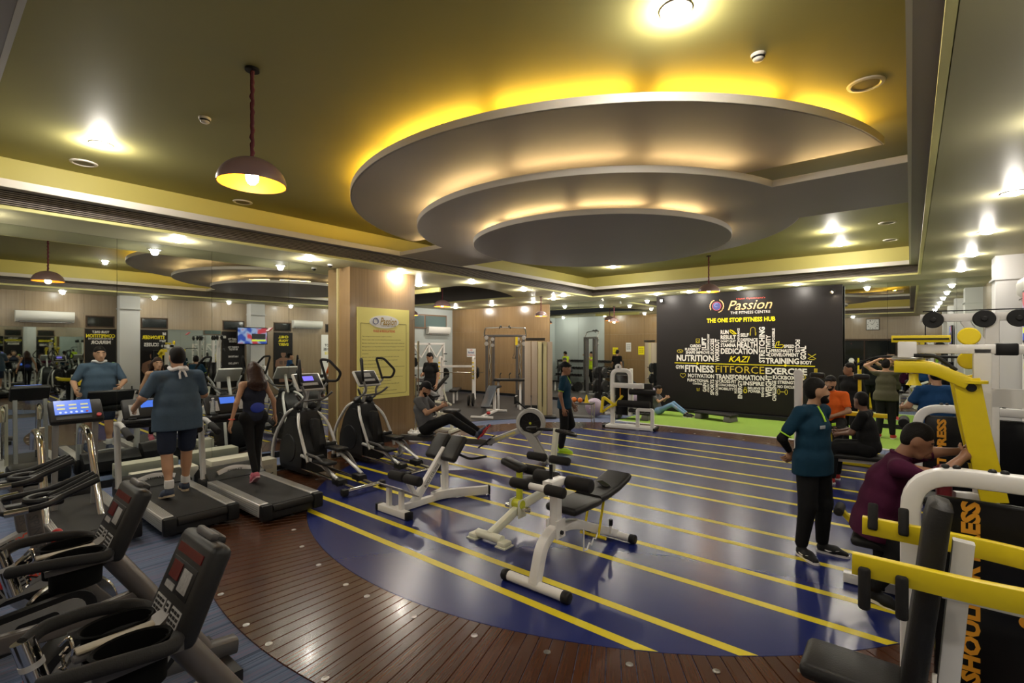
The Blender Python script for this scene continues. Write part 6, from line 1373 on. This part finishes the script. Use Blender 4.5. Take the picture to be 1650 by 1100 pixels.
        if collar:
            put('collar', B().rod([V(j['nec'] + nk * .01 + (lat * math.cos(a) + np.cross(nk, lat) * math.sin(a)) * .062) for a in [2 * PI * k / 14 for k in range(14)]], .014, 6, closed=True).mesh('collar', shirt), t)
            pf = np.cross(nk, lat); pf = pf if pf @ fwd > 0 else -pf
            put('placket', B().rod([V(j['nec'] + pf * .068 - nk * .0), V(j['nec'] - nk * .08 + pf * .105), V(j['nec'] - nk * .15 + pf * .125)], .009, 6).mesh('placket', collar), t)
            for s_ in 'RL':
                sh, el = j['sh' + s_], j['el' + s_]; c_ = sh + (el - sh) * sleeve; d = _n(el - sh)
                a_ = _n(np.cross(d, (0, 1, .1))); b_ = np.cross(d, a_)
                put('cuff_piping', B().rod([V(c_ + d * .045 + (a_ * math.cos(q) + b_ * math.sin(q)) * .053 * ag) for q in [2 * PI * k / 14 for k in range(14)]], .007, 6, closed=True).mesh('cuff_piping', collar), t)
    if longsleeve:
        Q = []
        for s_ in 'RL': Q += [('s', j['sh' + s_], j['el' + s_], .053, .043), ('s', j['el' + s_], j['wr' + s_], .044, .032)]
        V_, F_ = surf(Q, res, (), .02); put('under_sleeves', mesh_np('under_sleeves', V_, F_, longsleeve), t)
    if pants:
        Q = [('s', j['hiL'], j['hiR'], .112 + fat * .5, .112 + fat * .5), ('s', j['pel'], j['pel'] + _n(j['che'] - j['pel']) * .06, .106 + fat * .7, .1 + fat * .7, hl, 1.3)]
        lg = 1.0 if female else 1.26
        for s_ in 'RL':
            hi, kn, an = j['hi' + s_], j['kn' + s_], j['an' + s_]
            if short: Q += [('s', hi, hi + (kn - hi) * .86, .102 * ag, .086 * ag)]
            else: Q += [('s', hi, kn, .102 * ag, .064 * lg * ag), ('s', kn, kn + (an - kn) * .94, .062 * lg * ag, .045 * lg)]
        V_, F_ = surf(Q, res, (), .025); put('trousers' if not short else 'shorts', mesh_np('trousers', V_, F_, pants), t)
    if shoe:
        sm, so = shoes(shoe, sole or WHITET)
        for s_, td in (('R', toeR), ('L', toeL)):
            an = j['an' + s_]; td = _n(td); kn = j['kn' + s_]
            z_ = np.array((0, 0, 1.0)) if flat_feet else _n(kn - an)
            z_ = _n(z_ - td * (z_ @ td)); x_ = np.cross(td, z_)
            m4 = Mx(((x_[0], td[0], z_[0], 0), (x_[1], td[1], z_[1], 0), (x_[2], td[2], z_[2], 0), (0, 0, 0, 1)))
            o = put('shoe', sm, t); o.matrix_local = at(*(an - z_ * .1 - td * .02)) @ m4
            o2 = put('sole', so, t); o2.parent = o
    return t
K_BLACK = cloth('black', (.010, .010, .011)); K_NAVY = cloth('navy', (.018, .024, .045)); K_TEAL = cloth('deep_teal', (.008, .035, .065)); K_SLATE = cloth('slate', (.055, .085, .125)); K_GREY = cloth('grey', (.10, .10, .105))
K_ORANGE = cloth('orange', (.72, .13, .02)); K_MAROON = cloth('maroon', (.055, .008, .03)); K_OLIVE = cloth('olive', (.075, .07, .045)); K_BLUE = cloth('royal_blue', (.012, .05, .14)); K_JEAN = cloth('denim', (.16, .27, .42)); K_NEON = cloth('neon', (.55, .75, .03))
LIMEP = mat('lime_piping', (.42, .75, .03), .6); S_BLACK = mat('black_shoe', (.012, .012, .013), .6); S_NEON = mat('neon_shoe', (.45, .72, .02), .55); S_PINK = mat('pink_shoe', (.42, .09, .13), .6); S_RED = mat('red_shoe', (.4, .02, .02), .6); S_NAVY = mat('navy_shoe', (.02, .03, .06), .6)
BEL = .215
# man on the treadmill, seen from behind
p = person('heavy set man in a slate blue shirt and navy shorts walking on the treadmill', (-7.0, 2.06, BEL), 90, dict(shL=(-.205, 0, 1.385), shR=(.205, 0, 1.385), elL=(-.33, .03, 1.15), wrL=(-.34, .28, 1.03), elR=(.31, .1, 1.14), wrR=(.2, .33, 1.06), knL=(-.12, -.04, .5), anL=(-.13, -.16, .13), knR=(.11, .06, .5), anR=(.11, .1, .1), hiL=(-.11, 0, .92), hiR=(.11, 0, .92)), 'b', K_SLATE, .8, K_NAVY, True, S_NAVY, mat('gum_sole', (.42, .34, .24), .6), fat=.05, sc_=1.05, res=.013, hem=.76, toeL=(-.15, 1, -.25), toeR=(.1, 1, 0))
put('neck_cloth', B().rod([V((.085 * math.cos(a), -.02 + .085 * math.sin(a), 1.475 + .012 * math.sin(3 * a))) for a in [2 * PI * k / 18 for k in range(18)]], .022, 7, closed=True).rod([V((0, -.11, 1.47)), V((.03, -.13, 1.44)), V((.05, -.135, 1.38))], .012, 6).rod([V((0, -.11, 1.47)), V((-.02, -.13, 1.42)), V((-.015, -.14, 1.36))], .012, 6).ell((0, -.115, 1.475), (.03, .022, .022)).mesh('neck_cloth', mat('white_mask_cloth', (.6, .58, .58), .8)), p)
for s_, x, y, z in ((1, .11, .1, .13), (-1, -.13, -.16, .16)): put('sock', B().lathe([(.045, -.03), (.05, .0), (.047, .05), (.044, .06)], n=14, m=at(x, y, z)).mesh('sock', mat('white_sock', (.6, .6, .6), .8)), p)
# woman on the treadmill
p = person('woman with long brown hair in a dark tank top and black leggings on the treadmill', (-6.93, 2.93, BEL), 90, dict(shL=(-.155, 0, 1.40), shR=(.155, 0, 1.40), elL=(-.25, -.04, 1.15), wrL=(-.31, -.02, .9), elR=(.26, -.06, 1.15), wrR=(.3, -.02, .92), knL=(-.07, -.06, .52), anL=(-.06, -.2, .16), knR=(.08, .06, .5), anR=(.05, .02, .1)), 'b', cloth('dark_tank', (.02, .022, .035)), 0, K_BLACK, False, S_PINK, mat('pink_sole', (.5, .25, .28), .6), 'long', female=True, sc_=.93, res=.013, hem=.86, toeL=(0, .8, -.5), curl=.35)
put('back_panel', B().ell((0, -.128, 1.07), (.1, .014, .075)).mesh('back_panel', mat('royal_panel', (.01, .03, .3), .6)), p)
put('wristband', B().rod([V((-.305 + .036 * math.cos(a), -.02 + .036 * math.sin(a), .925)) for a in [2 * PI * k / 12 for k in range(12)]], .007, 6, closed=True).mesh('wristband', REDT), p)
# rowing man
p = person('bearded man in a grey shirt and black cap seated on the rowing machine', (-6.93, 6.0, 0), -62.4, dict(pel=(0, 0, .54), che=(0, -.1, .85), nec=(0, -.09, 1.05), hea=(0, -.02, 1.2), shL=(-.18, -.1, 1.0), shR=(.18, -.1, 1.0), elL=(-.25, .1, .8), elR=(.25, .1, .8), wrL=(-.08, .3, .9), wrR=(.1, .3, .9), hiL=(-.1, .02, .52), hiR=(.1, .02, .52), knL=(-.12, .5, .72), knR=(.14, .48, .7), anL=(-.12, .93, .45), anR=(.12, .93, .45)), 'b', K_GREY, .6, K_BLACK, False, S_NAVY, RED, 'short', True, fat=.025, sc_=1.04, hf=(0, .85, -.5), toeL=(0, .6, .8), toeR=(0, .6, .8), flat_feet=False, hem=.86, curl=.9, cap_=mat('black_cap', (.01, .01, .012), .8))
o = thing('phone', 'phone held in both hands by the rowing man', 'phone', (-6.62, 6.17, .97), -62); B().rbox((0, 0, 0), (.07, .012, .14), .005, rot(-35, 0, 0)).out('case', BLACK, o)
# man in the grey hood
p = person('man in a grey hooded sweatshirt with a blue mask reclining on a bench', (-12.7, 10.95, .0), 149, dict(pel=(0, 0, .58), che=(0, -.14, .88), nec=(0, -.2, 1.08), hea=(0, -.16, 1.23), shL=(-.19, -.18, 1.03), shR=(.19, -.18, 1.03), elL=(-.28, .0, .78), elR=(.28, .0, .78), wrL=(-.2, .22, .8), wrR=(.25, .22, .82), hiL=(-.1, .03, .56), hiR=(.1, .03, .56), knL=(-.14, .45, .58), knR=(.14, .45, .58), anL=(-.14, .45, .1), anR=(.14, .45, .1)), 'b', K_GREY, 1.9, K_BLACK, False, S_BLACK, None, None, sc_=1.08, hem=.9, cap_=K_GREY, curl=1.0)
put('mask', B().ell((0, -.085, 1.185), (.06, .04, .05)).mesh('mask', mat('blue_mask', (.02, .25, .62), .7)), p)
d = put('dumbbell', hb, None, (-12.9, 10.6, .9), 20); tag(d, 'black dumbbell held by the man in the grey hood', 'dumbbell')
# standing man in black by the pillar
person('young man in a black shirt and glasses standing beyond the pillar', (-10.75, 9.45, 0), 185, dict(wrR=(.14, .2, 1.12), elR=(.26, .02, 1.12), knL=(-.1, .06, .5)), 'b', K_BLACK, .6, K_BLACK, False, S_BLACK, sc_=1.06, hf=(.2, 1, -.35))
# walking man in the navy polo
p = person('man in a navy polo and neon shoes walking beside the rowing machine', (-5.15, 7.91, 0), -62, dict(elR=(.23, -.06, 1.12), wrR=(.24, .0, .87), elL=(-.23, .02, 1.13), wrL=(-.22, .14, .9), knR=(.09, .0, .5), anR=(.09, -.06, .1), knL=(-.09, .12, .52), anL=(-.09, -.16, .16)), 'a', K_TEAL, .62, K_BLACK, False, S_NEON, S_NEON, 'short', collar=LIMEP, hf=(.35, 1, 0), cap_=mat('black_cap', (.01, .01, .012), .8), toeL=(0, .9, -.35))
put('chest_print', B().rbox((-.08, .135, 1.28), (.09, .006, .03), .002).mesh('chest_print', WHITET), p)
# woman doing crunches on the turf
person('woman in a grey top and blue jeans doing crunches on the turf', (-5.75, 13.9, .0135), -90, dict(pel=(0, 0, .13), che=(0, -.1, .43), nec=(0, -.09, .62), hea=(0, .0, .75), shL=(-.15, -.1, .57), shR=(.15, -.1, .57), elL=(-.2, .08, .4), elR=(.2, .08, .4), wrL=(-.05, .22, .5), wrR=(.06, .22, .5), hiL=(-.09, .02, .12), hiR=(.09, .02, .12), knL=(-.1, .42, .36), knR=(.1, .44, .33), anL=(-.1, .8, .1), anR=(.1, .82, .1)), 'b', K_GREY, .55, K_JEAN, False, S_BLACK, None, 'bun', female=True, sc_=.98, hf=(0, .9, -.25), hem=.88)
# trainer
p = person('trainer in a deep teal polo with hands behind his back looking aside', (-.74, 5.57, 0), -115, dict(elR=(.29, -.12, 1.14), wrR=(.06, -.21, .99), elL=(-.29, -.12, 1.14), wrL=(-.05, -.22, .95), knR=(.11, .02, .5), anR=(.12, -.04, .1), knL=(-.12, .03, .5), anL=(-.14, .0, .1), hea=(-.02, .02, 1.6)), 'b', K_TEAL, .68, K_BLACK, False, S_BLACK, None, 'short', True, res=.011, collar=LIMEP, longsleeve=K_BLACK, hf=(-.77, .64, .15), fat=.012, toeR=(.35, 1, 0), toeL=(-.45, 1, 0), hem=.80)
put('chest_print', B().rbox((.085, .148, 1.275), (.075, .006, .03), .002).mesh('chest_print', mat('pale_print', (.35, .36, .38), .6)), p); put('chest_print', B().rbox((-.085, .148, 1.29), (.06, .006, .03), .002).mesh('chest_print', LIMEP), p)
for ch in [c for c in p.children if c.name.startswith('shoe')]:
    for s_ in (-1, 1):
        sw = B().rod([V((s_ * .047, .05, .045)), V((s_ * .045, .08, .038)), V((s_ * .046, .12, .045)), V((s_ * .043, .17, .062))], .004, 5, scl=[1.2, 1.6, 1, .4]).mesh('shoe_mark', WHITET); put('shoe_mark', sw, ch)
# man in orange
p = person('smiling bearded man in an orange polo and black cap sitting on the yellow machine', (-1.05, 10.1, 0), 172, dict(pel=(0, 0, .75), che=(0, .05, 1.05), nec=(0, .07, 1.25), hea=(0, .12, 1.4), shL=(-.19, .06, 1.2), shR=(.19, .06, 1.2), elL=(-.27, .14, .94), elR=(.27, .14, .94), wrL=(-.08, .3, .86), wrR=(.1, .3, .86), hiL=(-.1, .02, .73), hiR=(.1, .02, .73), knL=(-.18, .42, .62), knR=(.18, .42, .62), anL=(-.16, .4, .14), anR=(.16, .4, .14)), 'b', K_ORANGE, .6, K_BLACK, False, PAPER, None, 'short', True, fat=.01, res=.013, collar=K_ORANGE, cap_=mat('black_cap', (.01, .01, .012), .8), hem=.86, curl=.9)
put('wristband', B().rod([V((.135 + .038 * math.cos(a), .27 - .0 * a, .87 + .038 * math.sin(a))) for a in [2 * PI * k / 12 for k in range(12)]], .01, 6, closed=True).mesh('wristband', WHITET), p)
# seated man in black
person('man in a black shirt seated on the flat bench with his back turned', (-.45, 8.72, 0), 84, dict(pel=(0, 0, .59), che=(0, .05, .89), nec=(0, .07, 1.09), hea=(0, .11, 1.24), shL=(-.19, .06, 1.04), shR=(.19, .06, 1.04), elL=(-.25, .18, .8), elR=(.25, .18, .8), wrL=(-.1, .36, .74), wrR=(.06, .38, .76), hiL=(-.1, .02, .57), hiR=(.1, .02, .57), knL=(-.16, .42, .54), knR=(.16, .42, .54), anL=(-.16, .44, .1), anR=(.16, .44, .1)), 'c', K_BLACK, .7, K_BLACK, False, S_RED, None, 'short', fat=.02, res=.013, hf=(.6, .8, 0), hem=.86, curl=.9)
# person in olive, hands on the head
person('person in an olive shirt seen from behind with both hands on the head', (-.42, 13.5, .0135), -4, dict(elL=(-.36, .0, 1.58), wrL=(-.12, .0, 1.72), elR=(.36, .0, 1.58), wrR=(.12, .0, 1.72), shL=(-.18, 0, 1.43), shR=(.18, 0, 1.43), anL=(-.12, -.03, .1), anR=(.12, -.03, .1)), 'b', K_OLIVE, .75, K_BLACK, False, S_RED, None, 'short', hem=.82, curl=.7, pnR=(0, 0, -1), pnL=(0, 0, -1))
# man in maroon
person('man in a maroon shirt leaning into the fly machine with outstretched arms', (-.22, 5.0, 0), -88, dict(pel=(0, 0, .6), che=(0, .07, .92), nec=(0, .15, 1.12), hea=(0, .25, 1.25), shL=(-.2, .14, 1.06), shR=(.2, .14, 1.06), elL=(-.3, .36, 1.12), elR=(.3, .36, 1.06), wrL=(-.3, .52, 1.15), wrR=(.12, .5, 1.18), hiL=(-.1, .0, .57), hiR=(.1, .0, .57), knL=(-.2, .4, .48), knR=(.14, .16, .42), anL=(-.2, .3, .12), anR=(.16, -.02, .12)), 'a', K_MAROON, .7, K_BLACK, False, S_BLACK, None, 'short', fat=.035, res=.011, sc_=1.04, hf=(0, .9, -.42), hem=.84, collar=K_MAROON, toeR=(.1, .8, -.2), curl=1.1)
# man in royal blue at the wall machines
person('man in a royal blue shirt standing behind the arched press machine', (.28, 9.05, 0), 20, dict(elL=(-.3, .05, 1.16), wrL=(-.28, .28, 1.12)), 'b', K_BLUE, .65, K_BLACK, False, S_BLACK, None, 'short', fat=.02, sc_=1.02)
# others near the mirrors
person('person in a dark jacket standing behind the man in orange', (-.95, 12.0, .0), 150, None, 'a', K_BLACK, 1.8, K_BLACK, False, S_BLACK, None, 'short', sc_=.98, hf=(.6, .8, 0))
person('person in a neon vest standing by the dumbbell racks, seen reflected', (-14.1, 8.75, 0), 95, None, 'b', K_NEON, .3, K_BLACK, False, S_BLACK, None, 'short', hf=(0, .9, -.4))
person('person in a neon shirt with raised fists, seen reflected in the rear mirror', (-12.5, 8.8, 0), 40, dict(elL=(-.3, .15, 1.3), wrL=(-.2, .32, 1.5), elR=(.3, .15, 1.3), wrR=(.2, .32, 1.5)), 'b', K_NEON, .6, K_BLACK, False, S_BLACK, None, 'short')
